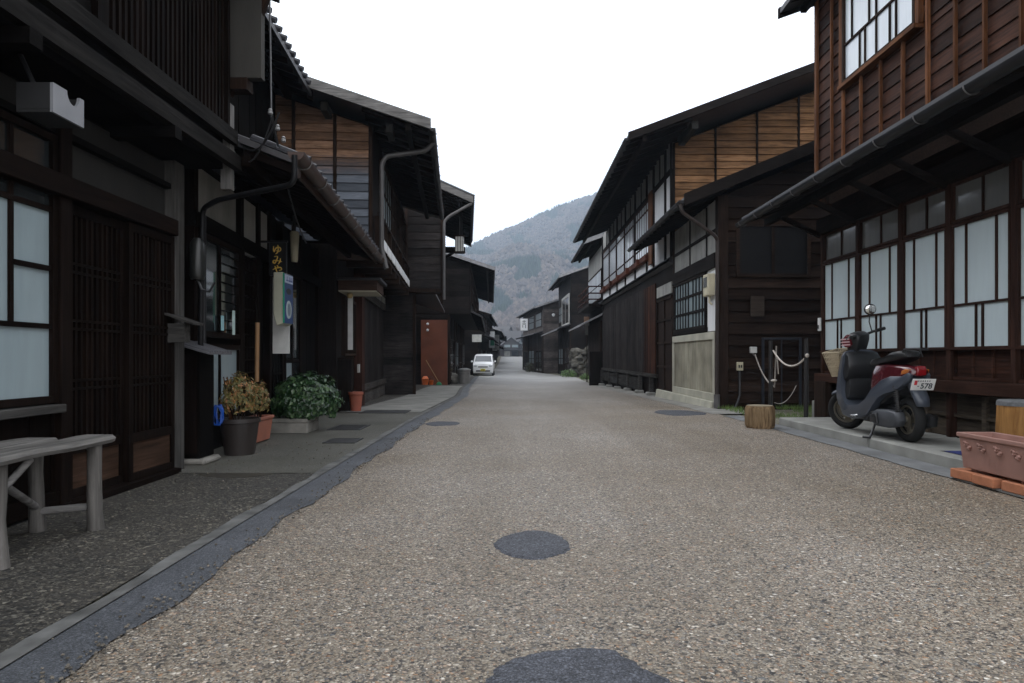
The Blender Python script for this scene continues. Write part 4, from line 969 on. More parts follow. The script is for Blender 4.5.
# gable and upper floor
j = .55; rz_ = lambda d: 4.43 + .315 * (d + 1.48)
mb = MB(); prism_s(mb, f, [(-j + .0, 2.72), (5, 2.72), (5, rz_(5) - .1), (-j, rz_(-j) - .1)], .03, 6.9); up = mb.build('upper_wall', DW('x'), h)
clap_front(MB(), f, .028, -j + .07, 3.5, 2.75, 6.2, .135, .032, top=lambda d: rz_(d) - .13, cuts=[.05, .45 + .25, 1.35]).build('gable_planks', G3('x'), up)
mb = MB()
for d in (-j + .0, .02, .67, 1.32): mb.beam(f.p(-.0, d + .03, 2.7), f.p(-.0, d + .03, rz_(d) - .12), .05, .045, up=(0, 1, 0))
mb.build('batten', DW2('z'), up)
for i in range(3):
    window(f, up, .9 + i * 1.95, 2.7 + i * 1.95, 3.3, 4.35, -j - .03, [.2, .4, .6, .8], [.5], M_frostd if i == 0 else M_dark_gl, DW2('z'), 'window', fw=.06, bw=.035)
mb = MB(); fbox(mb, f, .1, 6.9, -j - .10, -j - .01, 2.62, 2.68); 
for k in range(9): fbox(mb, f, .15 + k * .82, .2 + k * .82, -j - .13, -j - .012, 2.68, 3.2)
fbox(mb, f, .1, 6.9, -j - .12, -j - .06, 3.2, 3.25); mb.build('railing', DW2('y'), up)
mb = MB()
for k in range(8): fbox(mb, f, .22 + k * .82, .95 + k * .82, -j - .135, -j - .115, 2.70, 2.86)
mb.build('white_strip', M_white, up)
boxes(f, up, 'joist', DW2('x'), [(.1 + k * .9, .24 + k * .9, -j - .12, .1, 2.46, 2.60) for k in range(8)])
r3 = roof(f, h, -.70, 6.2, 1.50, 4.42, .315, 4.2, M_roof, t=.08, rstep=.4, wall_d=-j, vmat=GW('x'))
gutter(f, r3, -.65, 6.2, -1.53, 4.40, .05)
boxes(f, r3, 'purlin_end', GD('y'), [(-.4, .05, d, d + .1, rz_(d) - .22, rz_(d) - .08) for d in (-.9, .1)])
pipe(r3, [f.p(-.05, -1.53, 4.37), f.p(-.05, -1.40, 4.22), f.p(-.05, -.78, 4.12), f.p(-.06, -.70, 4.0), f.p(-.06, -.70, 2.62), f.p(-.1, -.78, 2.3)], .038, plain('dull_downpipe', (.06, .056, .055), .45))
# hood over the entrance
mb = MB(); fbox(mb, f, .0, .95, -.62, -.0, 1.96, 2.12); hd = mb.build('entrance_hood', wood('hood_wood', (.03, .018, .014), (.075, .045, .035), 'x'), h)
fbox(MB(), f, .02, .93, -.60, -.0, 1.94, 1.958).build('soffit', plaster('cream_soffit', (.46, .43, .34), .15), hd)
fbox(MB(), f, -.04, 1.0, -.68, .02, 2.121, 2.16).build('hood_top', M_gut, hd)
window(f, wall, .5, 1.8, .9, 1.9, -.0, [.12, .24, .36, .48, .6, .72, .84], [], M_dark_gl, DW2('z'), 'slatted_window', fw=.04, bw=.03)
o = MB().box(-2.78, -2.70, 11.35, 11.37, 1.0, 1.9).build('door_curtain', plain('white_cloth', (.6, .6, .6), .8), None, loc=(-2.74, 11.36, 1)); tag(o, 'narrow white cloth hanging under the entrance hood', 'curtain')
o = MB().lathe((-2.72, 11.25, 1.85), [(.03, 0), (.05, .03), (.05, .07), (.02, .09)], 10).build('hood_lamp', plain('brass_lamp', (.35, .25, .10), .4), None, smooth=40, loc=(-2.72, 11.25, 1.85)); tag(o, 'small brass lamp under the entrance hood', 'lamp')
o = thing('slatted_screen', (-2.9, 11.15, 0), 'low dark plank screen wall beside the entrance hood', 'screen')
mb = MB(); mb.box(-3.12, -2.66, 11.12, 11.2, .0, .84); mb.build('panel', DW('z'), o); MB().box(-3.14, -2.64, 11.1, 11.22, .842, .87).build('cap', DW2('x'), o)
o = MB().lathe((-2.60, 11.15, 0), [(.085, 0), (.11, .26), (.125, .27), (.125, .31), (.1, .31)], 14).build('flower_pot', plain('red_clay', (.30, .085, .05), .7), None, smooth=40, loc=(-2.6, 11.15, 0)); tag(o, 'narrow red clay pot at the foot of the low plank screen', 'pot')
o = MB().box(-2.635, -2.605, 11.4, 11.48, .62, .76).build('nameplate', M_aged, None, loc=(-2.62, 11.44, .7)); tag(o, 'small pale nameplate on the reddish post by the hood', 'nameplate')

# ================================================================== LEFT HOUSE 4
f = F(-3.45, 18.2, -.07, -1)
h = thing('wooden_house', (-3.45, 18.2, gz(18)), 'dark house with a projecting plank wing and lantern under its tiled eave', 'house')
wl = MB(); fbox(wl, f, .1, 8.5, .0, 6, -.6, 5.0); wall = wl.build('wall', DW('z'), h)
cb = wood('dark_grey_planks', (.018, .016, .016), (.055, .048, .046), 'x', .7)
mb = MB(); fbox(mb, f, .02, .45, -.74, -.0, -.4, 2.68); wg = mb.build('lower_wing', cb, h)
clap_front(MB(), f, .018, -.74, .6, -.15, 2.68, .205, .02).build('lap_boards', cb, wg)
mb = MB(); fbox(mb, f, -.18, .5, -1.50, .4, 2.69, 4.9); wg = mb.build('upper_wing', cb, h)
clap_front(MB(), f, -.182, -1.50, .4, 2.72, 4.85, .21, .02).build('lap_boards', cb, wg)
mb = MB(); fbox(mb, f, -.24, -.16, -1.55, -1.47, 2.3, 4.9); fbox(mb, f, -.03, .04, -.80, -.72, -.2, 2.7); fbox(mb, f, -.23, -.17, -.6, -.54, 2.7, 4.9); fbox(mb, f, -.22, .5, -1.56, .4, 2.6, 2.689); mb.build('post', DW2('z'), h)
window(f, wall, 1.0, 3.6, .3, 2.4, -.03, [.25, .5, .75], [.4], M_frosth, DW2('z'), 'sliding_window', fw=.06, bw=.03)
window(f, wall, 4.0, 6.6, .0, 2.4, -.03, [.25, .5, .75], [.4], M_dark_gl, DW2('z'), 'sliding_door', fw=.06, bw=.03)
r4 = roof(f, h, -.35, 6.9, 2.32, 5.0, .43, 3.0, M_roof, t=.09, rstep=.4, vmat=GW('x'))
mb = MB(); s = -.3
while s < 6.9: mb.tube([f.p(s, -2.36, 5.12), f.p(s, 3.0, 7.42)], .05, 8); s += .27
mb.build('roof_tiles', M_tile, r4)
mb = MB(); fbox(mb, f, 6.6, 6.8, -2.1, 0, 4.7, 4.9); mb.beam(f.p(6.7, 0, 3.6), f.p(6.7, -1.8, 4.8), .1, .1); mb.build('eave_bracket', DW('x'), r4)
mb = MB(); prism_s(mb, f, [(-1.3, 2.6), (0, 3.0), (0, 3.08), (-1.3, 2.67)], .5, 8.4); mb.build('pent_roof', M_roof, h)
pipe(r4, [f.p(-.3, -2.3, 4.95), f.p(-.3, -1.7, 4.6), f.p(-.3, -1.56, 4.45), f.p(-.3, -1.56, 2.4)], .04, M_pipe)
o = thing('eave_lantern', f.p(2.2, -1.9, 4.0), 'pale slatted lantern box hanging under the far tiled eave', 'lantern')
mb = MB(); x0, y0 = -1.74, 19.8
mb.box(x0, x0 + .24, y0, y0 + .24, 3.95, 4.38); lb = mb.build('box', plain('pale_paper', (.50, .50, .48), .6), o)
mb = MB()
for k in range(4): mb.box(x0 + .0 + k * .075, x0 + .015 + k * .075, y0 - .012, y0 - .001, 3.93, 4.4)
mb.box(x0 - .02, x0 + .26, y0 - .02, y0 + .26, 4.381, 4.42); mb.box(x0 - .02, x0 + .26, y0 - .02, y0 + .26, 3.91, 3.949); mb.build('slats', DW2('z'), lb)
MB().tube([(x0 + .12, y0 + .12, 4.42), (x0 + .12, y0 + .12, 5.3)], .01, 6).build('cord', M_blk, o)

# ================================================================== LEFT HOUSE 5 + rust wall + far ones
f5l, h5l = far_house(-2.85, 29.2, -.035, -1, 17, 'dark house with rust-brown wall panel beyond the plank wing on the left', 2.0, 4.60, .33, .95, 2.7, wins=4, pent=.5, vm=M_roofg)
o = MB().box(-3.98, -2.87, 28.9, 29.05, gz(29) - .05, 2.45).build('rust_panel', plain('rust_brown_sheet', (.13, .042, .022), .7, 0, .3, .3, 1.5), None, loc=(-3.4, 29, gz(29))); tag(o, 'rust-brown wall panel facing up the street beside the orange buckets', 'wall panel')
far_house(-2.9, 51.5, .0, -1, 18, 'left house just behind the parked white car', 1.15, 4.0, .3, .6, 2.4, wins=4, pent=.7, wmat=M_frosth)
far_house(-3.0, 74, .0, -1, 20, 'left house with bright roof edge beyond the white car', 1.55, 3.7, .3, .5, 2.3, wins=4, pent=.7, vm=M_roofg, wmat=M_frosth)
far_house(-3.1, 98, -.01, -1, 30, 'far left house near the road bend', 1.9, 3.75, .3, .6, 2.4, wins=5, pent=.8, wmat=M_frosth)
o = thing('white_shop_banner', (-1.9, 49.5, 2.2), 'small pale hanging sign above the parked car', 'sign')
MB().box(-3.2, -2.5, 50.9, 50.95, 2.0, 2.55).build('panel', plain('pale_sign_board', (.45, .45, .42), .6), o); MB().box(-3.3, -2.4, 50.93, 50.98, 2.56, 2.6).build('rail', M_blk, o)
o = MB().box(-2.1, -1.75, 58, 58.06, 1.85, 2.3).build('green_sign', plain('green_sign_paint', (.02, .22, .14), .5), None, loc=(-1.9, 58, 2)); tag(o, 'small green sign over the parked white car', 'sign')
for i, (x, y, w_, hh, c) in enumerate(((-1.45, 62, .5, 1.5, M_white), (-1.6, 78, .7, 1.7, M_aged), (-2.0, 88, .6, 1.4, M_white))):
    o = thing('hanging_banner', (x - .8, y, 2), ('near narrow', 'middle tall', 'far short')[i] + ' pale banner on the far left fronts', 'banner', 'banners on the far left fronts')
    MB().box(x - .9, x - .9 + w_, y, y + .05, 1.7, 1.7 + hh).build('cloth', c, o); MB().box(x - 1.5, x - .9 + w_, y + .0, y + .05, 1.72 + hh, 1.78 + hh).build('rod', M_blk, o)

far_house(-3.9, 130, -.02, -1, 32, 'left house past the bend start, behind the far left row', 1.5, 5.2, .3, .5, 2.8, wins=5, pent=.6, wmat=M_frosth)
far_house(-4.6, 164, -.01, -1, 38, 'last left house before the distant gabled houses', 1.2, 6.0, .3, .4, 3.4, wins=5, pent=.6)
far_house(3.9, 140, .01, 1, 60, 'long last dark house on the right before the distant gables', .8, 5.8, .3, .0, 3.2, wins=6, pent=.6)
# buckets, broom, bin by the rust panel
M_or = plain('orange_plastic', (.60, .13, .03), .45)
for i, (x, y, s_) in enumerate(((-3.72, 28.3, .72), (-3.5, 28.5, .55))):
    o = thing('bucket', (x, y, gz(y)), ('larger' if i == 0 else 'smaller') + ' orange bucket at the foot of the rust-brown panel', 'bucket', 'orange buckets')
    MB().lathe((x, y, gz(y) + .02), [(.15 * s_, 0), (.2 * s_, .32 * s_), (.215 * s_, .34 * s_), (.1 * s_, .5 * s_ if i == 0 else .36 * s_)], 14).build('shell', M_or, o, smooth=40)
    MB().tube([(x + .21 * s_ * math.cos(a), y, gz(y) + .36 * s_ + .16 * math.sin(a)) for a in [k * math.pi / 8 for k in range(9)]], .008, 6).build('handle', M_blk, o)
o = thing('broom', (-3.3, 28.4, gz(28)), 'green-headed broom with yellow handle leaning by the orange buckets', 'broom')
MB().tube([(-3.18, 28.3, gz(28) + .16), (-3.75, 28.75, .75)], .013, 8).build('handle', plain('yellow_handle', (.22, .13, .04), .5), o)
MB().lathe((-3.15, 28.3, gz(28)), [(.13, .0), (.10, .08), (.03, .14)], 12, 1, .5).build('head', plain('green_bristle', (.01, .15, .06), .7), o)
o = thing('trash_can', (-2.35, 31.5, gz(31)), 'grey ribbed metal bin at the end of the left pavement', 'bin')
MB().lathe((-2.3, 31.0, gz(31)), [(.26, 0), (.27, .5), (.25, .51), (.27, .52), (.28, .62)], 16).build('body', plain('dull_zinc', (.26, .25, .24), .5, .5), o, smooth=40)
MB().lathe((-2.3, 31.0, gz(31) + .621), [(.30, 0), (.30, .03), (.12, .08)], 16).build('lid', plain('dull_zinc2', (.35, .35, .34), .5, .3), o, smooth=40)
o = MB().ball((-2.85, 31.2, gz(31) + .22), .3, 10, 7, (1, 1, .9), .1).build('stone', M_stone, None, loc=(-2.85, 31.2, gz(31))); tag(o, 'rounded grey boulder beside the metal bin', 'stone')
o = thing('wall_lights', (-3.7, 28.8, 2.0), 'pair of white globe lights on the rust-brown panel', 'light')
for z in (2.02, 2.28): MB().ball((-3.69, 28.84, z), .055, 10, 6).build('globe', M_white, o, smooth=60)

# far cluster of houses where the street bends
cl = [(-1.2, 209, 5.4, 4.6, .12), (4.2, 208, 5.0, 4.2, -.1), (9.5, 212, 6, 5.0, .2), (-7.5, 211, 6, 4.8, .0), (1.6, 221, 6, 6.4, .2), (7.5, 224, 6, 6.6, -.1), (-4.6, 220, 6, 6.2, -.15), (14, 218, 7, 5.5, .1), (-12, 224, 7, 7, 0), (4.6, 236, 7, 8.2, .1), (-2, 238, 7, 8.0, -.1), (20, 230, 8, 7, .1)]
desc = ['with a grey roof straight ahead at the bend', 'low, right of the road end', 'behind the right-hand sign', 'half hidden behind the left row', 'standing higher behind the road end', 'standing higher behind the right row', 'tall, above the left row at the bend', 'hidden mostly by the right row', 'at the back left of the bend', 'uppermost below the mountain', 'uppermost left below the mountain', 'farthest right of the bend']
for (x, y, w_, hh, sk), ds in zip(cl, desc):
    hh *= 1.3; sk += random.choice([0, 1.2, -1.2]) if y > 209.5 else 0; g0 = gz(y); o = thing('village_house', (x, y, g0), 'tiny distant gabled house ' + ds, 'house', 'distant houses at the bend', sk)
    m1 = random.choice([DW2('x'), plain('far_grey_wall', (.07, .065, .065), .8), DW('x')])
    q = MB(); q.add([(-w_ / 2, 0, -1), (w_ / 2, 0, -1), (w_ / 2, 0, hh * .6), (0, 0, hh * .95), (-w_ / 2, 0, hh * .6)] + [(-w_ / 2, 8, -1), (w_ / 2, 8, -1), (w_ / 2, 8, hh * .6), (0, 8, hh * .95), (-w_ / 2, 8, hh * .6)],
                     [(0, 1, 2, 3, 4), (9, 8, 7, 6, 5), (0, 5, 6, 1), (1, 6, 7, 2), (4, 9, 5, 0), (2, 7, 8, 3), (3, 8, 9, 4)]); q.build('wall', m1, o, local=True)
    q = MB()
    for sgn in (-1, 1):
        e = w_ / 2 + .7; ze = hh * .6 - .7 * hh * .35 / (w_ / 2)
        q.hexa([(sgn * e, -.7, ze + .03), (0, -.7, hh * .95 + .03), (0, 8.7, hh * .95 + .03), (sgn * e, 8.7, ze + .03), (sgn * e, -.7, ze + .2), (0, -.7, hh * .95 + .22), (0, 8.7, hh * .95 + .22), (sgn * e, 8.7, ze + .2)])
    q.build('roof', random.choice([M_tile, M_roof, M_roof]), o, local=True)
    q = MB(); q.hexa([(-w_ / 2 - .3, -1.3, hh * .33), (w_ / 2 + .3, -1.3, hh * .33), (w_ / 2 + .3, -.03, hh * .42), (-w_ / 2 - .3, -.03, hh * .42), (-w_ / 2 - .3, -1.3, hh * .33 + .1), (w_ / 2 + .3, -1.3, hh * .33 + .1), (w_ / 2 + .3, -.03, hh * .42 + .1), (-w_ / 2 - .3, -.03, hh * .42 + .1)]); q.build('pent_roof', M_roof, o, local=True)
    for k in (-1, 1):
        MB().box(k * w_ * .22 - .9, k * w_ * .22 + .9, -.08, -.02, hh * .47, hh * .6).build('window', M_frostd, o, local=True)
        MB().box(k * w_ * .22 - .9, k * w_ * .22 + .9, -.08, -.02, .1, hh * .28).build('door', M_aged if k < 0 else M_dark_gl, o, local=True)
exec_sections.append('houses')

# ================================================================== FOLIAGE HELPERS
def leaf_cloud(center, rad, n, size, shape='oval', seed=1, gaps=.25, squash=.6, tilt=1.0):
    rnd = random.Random(seed); mb = MB(); c = Vector(center); k = 0
    while k < n:
        d = Vector((rnd.gauss(0, 1), rnd.gauss(0, 1), rnd.gauss(0, 1))).normalized()
        if d.z < -.55: continue
        rr = rnd.uniform(.55, 1.0) ** .5
        lump = 1 + .28 * noise.noise(d * 2.2 + Vector((seed, 0, 0)))
        if noise.noise(d * 3.5 + Vector((seed * 2, 3, 0))) < -gaps and rr > .8: continue
        p = c + Vector((d.x * rad[0], d.y * rad[1], d.z * rad[2])) * rr * lump
        nrm = (d + Vector((rnd.uniform(-1, 1), rnd.uniform(-1, 1), rnd.uniform(-.3, 1))) * .6 * tilt).normalized()
        u = nrm.cross(Vector((rnd.uniform(-1, 1), rnd.uniform(-1, 1), .3))).normalized(); v = nrm.cross(u)
        s_ = size * rnd.uniform(.6, 1.25); w_ = s_ * squash
        mb.add([p - u * s_, p - v * w_ * .8 - u * s_ * .3 + nrm * s_ * .12, p + u * s_ * .9, p + v * w_ * .8 - u * s_ * .3 + nrm * s_ * .12], [(0, 1, 2, 3)]); k += 1
    return mb
def leafmat(name, a, b_, c, rough=.45):
    m, nt, bs = new_mat(name); geo = nt.nodes.new('ShaderNodeNewGeometry')
    col = ramp(nt, [(0, a), (.6, b_), (1, c)], geo.outputs['Random Per Island']).outputs[0]
    nt.links.new(col, bs.inputs['Base Color']); bs.inputs['Roughness'].default_value = rough; bs.inputs['Specular IOR Level'].default_value = .5
    return m
# ivy bush in stone trough
o = thing('ivy_bush', (-2.42, 8.15, .1), 'dense dark green ivy bush spilling over the stone trough', 'bush')
leaf_cloud((-2.50, 8.15, .35), (.40, .38, .33), 5200, .030, seed=3, gaps=.35, squash=.85).build('foliage', leafmat('ivy_leaf', (.010, .028, .012), (.03, .075, .025), (.10, .16, .07), .35), o, fix=False)
q = MB()
for k in range(9):
    a = k * .7; q.tube([(-2.42, 8.2, .12), (-2.42 + .12 * math.cos(a), 8.2 + .12 * math.sin(a), .3), (-2.4 + .26 * math.cos(a), 8.25 + .3 * math.sin(a), .42)], [.012, .008, .004], 6)
q.build('stem', DW2('z'), o)
o = thing('stone_trough', (-2.6, 7.95, 0), 'low grey stone trough under the ivy bush', 'planter')
q = MB(); q.box(-2.90, -2.38, 7.82, 8.3, 0, .12); q.box(-2.90, -2.38, 7.82, 7.9, .121, .17); q.box(-2.90, -2.38, 8.22, 8.3, .121, .17); q.box(-2.90, -2.84, 7.901, 8.219, .121, .17); q.box(-2.44, -2.38, 7.901, 8.219, .121, .17)
q.build('trough', M_stone, o, bevel=.01); MB().box(-2.839, -2.441, 7.901, 8.219, .1201, .15).build('soil', M_soil, o)
# dark pot with shrub
o = thing('plant_pot', (-2.48, 6.15, 0), 'large dark brown round pot beside the cabinet', 'pot')
MB().lathe((-2.48, 6.15, 0), [(.125, 0), (.13, .02), (.165, .29), (.18, .295), (.18, .33), (.165, .33), (.155, .28)], 24).build('pot', plain('dark_brown_pot', (.028, .022, .020), .45), o, smooth=40)
o = thing('potted_shrub', (-2.5, 6.15, .28), 'reddish-green shrub growing in the large dark pot', 'shrub')
lm = leafmat('ruddy_leaf', (.07, .08, .02), (.20, .16, .05), (.36, .13, .045), .5)
leaf_cloud((-2.49, 6.15, .50), (.15, .14, .23), 1500, .023, seed=5, gaps=.1, squash=.45).build('foliage', lm, o, fix=False)
q = MB()
for k in range(10):
    a = k * .63; q.tube([(-2.49 + .03 * math.cos(a), 6.15 + .03 * math.sin(a), .27), (-2.49 + .08 * math.cos(a), 6.15 + .08 * math.sin(a), .45), (-2.49 + .09 * math.cos(a), 6.15 + .09 * math.sin(a), .64)], [.005, .004, .002], 5)
q.build('stem', DW2('z'), o)
def trough(name, x0, x1, y0, y1, z0, z1, mat, label, cat, lip=.012, taper=.025, th=.012, soil=True, relief=False):
    o = thing(name, ((x0 + x1) / 2, (y0 + y1) / 2, z0), label, cat)
    q = MB(); t = taper
    def ring(a, z): return [(x0 + a, y0 + a, z), (x1 - a, y0 + a, z), (x1 - a, y1 - a, z), (x0 + a, y1 - a, z)]
    lv = [ring(t, z0), ring(0, z1 - .03), ring(-lip, z1 - .03), ring(-lip, z1), ring(th, z1), ring(th + .004, z1 - .05)]
    vs = [p for r_ in lv for p in r_]; fs = [(3, 2, 1, 0)] + [(i * 4 + k, i * 4 + (k + 1) % 4, (i + 1) * 4 + (k + 1) % 4, (i + 1) * 4 + k) for i in range(len(lv) - 1) for k in range(4)]
    fs.append(tuple(20 + k for k in range(4)))
    q.add(vs, fs); q.build('body', mat, o, bevel=.006, seg=2)
    return o
o = trough('flower_box', -2.74, -2.56, 6.78, 7.22, .02, .27, plain('orange_terracotta', (.30, .11, .07), .6), 'orange terracotta trough just behind the dark pot', 'planter')
o = thing('potted_shrub', (-2.65, 7.05, .25), 'smaller reddish shrub growing in the orange trough', 'shrub')
leaf_cloud((-2.65, 7.06, .43), (.10, .17, .20), 1000, .022, seed=8, gaps=.1, squash=.45).build('foliage', lm, o, fix=False)
q = MB()
for k in range(7): q.tube([(-2.65, 6.95 + k * .03, .24), (-2.65 + random.uniform(-.05, .05), 6.93 + k * .04, .55)], [.005, .002], 5)
q.build('stem', DW2('z'), o)
o = thing('plant_trellis', (-2.62, 6.2, .3), 'small brown trellis fan stuck behind the shrub in the dark pot', 'trellis')
q = MB()
for k in range(4): q.tube([(-2.60 + k * .006, 6.22, .3), (-2.655 + k * .033, 6.22, .70)], .005, 5)
for z in (.5, .58, .66): q.tube([(-2.65 + (.7 - z) * .12, 6.22, z), (-2.56 - (.7 - z) * .1, 6.22, z)], .004, 5)
q.build('slats', wood('brown_twig', (.07, .03, .02), (.15, .07, .04), 'z'), o)
# weeds by the stone wall
for i, (x, y, s_, lab) in enumerate(((3.45, 44.0, 1.0, 'bright green weed clump at the foot of the stone wall'), (3.95, 37.5, .7, 'green weed tuft by the dark plank fence'), (1.45, 66, 1.0, 'low shrub by the fronts near the hanging white sign'), (1.35, 62, .8, 'small potted greenery below the hanging white sign'))):
    o = thing('weed_clump', (x, y, gz(y)), lab, 'plant')
    leaf_cloud((x, y, gz(y) + .2 * s_), (.55 * s_, .6 * s_, .33 * s_ if i < 2 else .8), 420, .07, seed=20 + i, gaps=.3, squash=.3).build('leaves', leafmat('weed_leaf_%d' % i, (.04, .09, .02), (.09, .18, .04), (.18, .30, .08)) if i < 2 else leafmat('dull_leaf_%d' % i, (.02, .035, .015), (.05, .07, .03), (.12, .10, .06)), o, fix=False)
    MB().tube([(x, y, gz(y) - .02), (x + .02, y, gz(y) + .2)], .02, 5).build('stem', DW2('z'), o)

# ================================================================== PAVEMENT COVERS
M_iron = plain('cast_iron', (.05, .05, .052), .55, .4)
def cover(x0, x1, y0, y1, label, grate=True, z=.014):
    o = thing('drain_cover', ((x0 + x1) / 2, (y0 + y1) / 2, gz(y0)), label, 'drain cover'); q = MB(); zz = gz(y0) + z
    q.box(x0, x1, y0, y0 + .03, zz - .01, zz); q.box(x0, x1, y1 - .03, y1, zz - .01, zz); q.box(x0, x0 + .03, y0 + .03, y1 - .03, zz - .01, zz); q.box(x1 - .03, x1, y0 + .03, y1 - .03, zz - .01, zz); q.build('frame', M_iron, o)
    q = MB()
    if grate:
        y = y0 + .045
        while y < y1 - .04: q.box(x0 + .03, x1 - .03, y, y + .014, zz - .008, zz - .001); y += .03
    else: q.box(x0 + .03, x1 - .03, y0 + .03, y1 - .03, zz - .008, zz - .002)
    q.build('grate', M_iron, o)
cover(-2.25, -1.85, 8.15, 8.75, 'iron grate on the pavement in front of the ivy bush')
cover(-1.95, -1.62, 6.9, 7.3, 'square cover plate on the pavement short of the ivy bush', False)
cover(-2.5, -1.75, 10.9, 11.5, 'long cover plate across the pavement before the concrete apron', False)
o = thing('meter_cover', (3.62, 5.1, .1), 'blue meter cover set in the concrete step near the planter', 'cover')
MB().box(3.55, 3.80, 5.35, 5.65, .1005, .104).build('lid', plain('blue_lid', (.03, .04, .16), .5), o); MB().box(3.53, 3.82, 5.33, 5.67, .1003, .1015).build('frame', M_iron, o)

# ================================================================== RIGHT-SIDE OBJECTS
# sawn log by the yard
o = thing('log_stump', (3.05, 8.5, 0), 'short bark-stripped log block standing at the road edge by the yard', 'log')
q = MB(); n = 28; prof = [(.160, 0), (.175, .04), (.178, .13), (.172, .24), (.158, .275)]
for r_, z in prof:
    for k in range(n):
        a = 2 * math.pi * k / n; w_ = r_ * (1 + .05 * noise.noise(Vector((math.cos(a) * 3, math.sin(a) * 3, z * 2))) + .02 * math.sin(a * 9))
        q.v.append((3.05 + w_ * math.cos(a), 8.5 + w_ * math.sin(a), z))
for i in range(len(prof) - 1):
    for k in range(n): q.f.append((i * n + k, i * n + (k + 1) % n, (i + 1) * n + (k + 1) % n, (i + 1) * n + k))
q.f.append(tuple(range(n))); q.f.append(tuple((len(prof) - 1) * n + k for k in range(n)))
q.build('trunk', wood('log_side_wood', (.07, .042, .024), (.40, .28, .16), 'z', .85, .1), o, smooth=50)
MB().lathe((3.05, 8.5, .2752), [(.155, 0), (.154, .004)], 28).build('cut_top', plain('log_end', (.24, .20, .14), .8, 0, .3, .3, 30), o)
# tall stump beside planter
o = thing('log_stool', (3.76, 5.05, .1), 'upright log with grey sawn top behind the terracotta planter', 'log')
q = MB(); prof = [(.17, 0), (.172, .1), (.168, .3), (.165, .42)]; q.v = []; 
for r_, z in prof:
    for k in range(n):
        a = 2 * math.pi * k / n; w_ = r_ * (1 + .04 * noise.noise(Vector((math.cos(a) * 2, math.sin(a) * 2, z * 2 + 5)))); q.v.append((3.76 + w_ * math.cos(a), 5.05 + w_ * math.sin(a), .1 + z))
for i in range(len(prof) - 1):
    for k in range(n): q.f.append((i * n + k, i * n + (k + 1) % n, (i + 1) * n + (k + 1) % n, (i + 1) * n + k))
q.f.append(tuple(range(n))); q.f.append(tuple((len(prof) - 1) * n + k for k in range(n)))
q.build('trunk', wood('orange_log_wood', (.20, .09, .03), (.46, .25, .09), 'z', .7, .1), o, smooth=50)
MB().lathe((3.76, 5.05, .5202), [(.167, 0), (.165, .03), (.155, .04)], 28).build('cut_top', plain('grey_log_top', (.13, .135, .14), .8, 0, .3, .3, 30), o, smooth=40)
# terracotta planter on bricks
o = trough('planter', 3.14, 3.38, 4.18, 4.83, .105, .35, M_terr, 'dusty pink terracotta planter raised on bricks at the right edge', 'planter', .012, .018)
for y0 in (4.28, 4.44, 4.60, 4.74):
    q = MB()
    for k in range(11):
        a = k * .9; q.ball((3.138 + .004 * (k % 3), y0 + .035 * math.cos(a) * (1 if k % 2 else .5), .265 + .022 * math.sin(a * 1.3)), .010, 6, 4)
    q.build('relief', M_terr, o, smooth=60)
q = MB(); 
for y0 in (4.25, 4.72): q.box(3.19, 3.33, y0, y0 + .05, .085, .106)
q.build('foot', M_terr, o)
for (x, y, rz__, lb) in ((3.23, 4.80, .05, 'far orange brick under the terracotta planter'), (3.22, 4.56, -.04, 'middle orange brick under the terracotta planter'), (3.24, 4.30, .02, 'near orange brick under the terracotta planter')):
    o = MB().box(-.10, .10, -.11, .11, 0.02, .084).build('brick', M_brick, None, bevel=.005, local=True); o.location = (x, y, 0); o.rotation_euler.z = rz__; tag(o, lb, 'brick', 'bricks under the planter')
o = MB().box(3.14, 3.34, 4.15, 4.90, .007, .02).build('base_board', GW('y'), None, loc=(3.24, 4.5, 0)); tag(o, 'thin grey board lying under the bricks', 'board')
# stakes and ropes
M_stake = plain('black_stake', (.02, .018, .018), .5)
S1 = Vector((3.93, 10.5, 0)); S2 = Vector((4.10, 9.62, 0))
for S, hh, lb in ((S1, 1.13, 'thinner black stake farther into the yard, roped to its neighbour'), (S2, 1.14, 'black stake nearest the end of the concrete step')):
    o = MB().tube([(S.x, S.y, -.05), (S.x + .004, S.y, hh * .5), (S.x, S.y, hh)], [.032, .03, .026], 10).build('stake', M_stake, None, smooth=50, loc=tuple(S)); tag(o, lb, 'stake', 'rope stakes')
M_rope = plain('white_rope', (.62, .56, .50), .8, 0, .2, .2, 60)
M_rope2 = plain('grey_rope', (.30, .27, .24), .8, 0, .2, .2, 60)
o = MB().tube(sag((S1.x + .03, S1.y - .03, .98), (S2.x - .0, S2.y - .04, .90), .19, 18), .013, 8).build('rope', M_rope, None, smooth=60, loc=tuple(S1)); tag(o, 'thick white rope sagging between the two black stakes', 'rope')
o = MB().tube(sag((4.22, 12.0, .92), (3.97, 10.45, .42), .10, 14) + sag((3.97, 10.45, .42), (4.02, 10.5, 1.05), .04, 8)[1:], .012, 8).build('rope', M_rope2, None, smooth=60, loc=(4.22, 12, .9)); tag(o, 'greyish rope from the junction box looped round the thinner stake', 'rope')
o = MB().tube(sag((3.98, 10.47, .18), (4.9, 11.9, .38), .12, 14), .008, 6).build('rope', M_rope2, None, smooth=60, loc=(4, 10.5, .2)); tag(o, 'thin rope trailing low behind the stakes', 'rope')
q = MB(); q.ball((3.955, 10.43, .52), .035, 8, 6, (1.4, 1, .6)); q.ball((4.10, 9.58, .90), .03, 8, 6); q.tube([(3.99, 10.44, .96), (4.0, 10.40, .8), (4.02, 10.42, .62)], .008, 6)
o = q.build('rope_knot', M_rope, None, smooth=60, loc=(3.96, 10.4, .5)); tag(o, 'white rope knots tied on the stakes', 'rope knot')
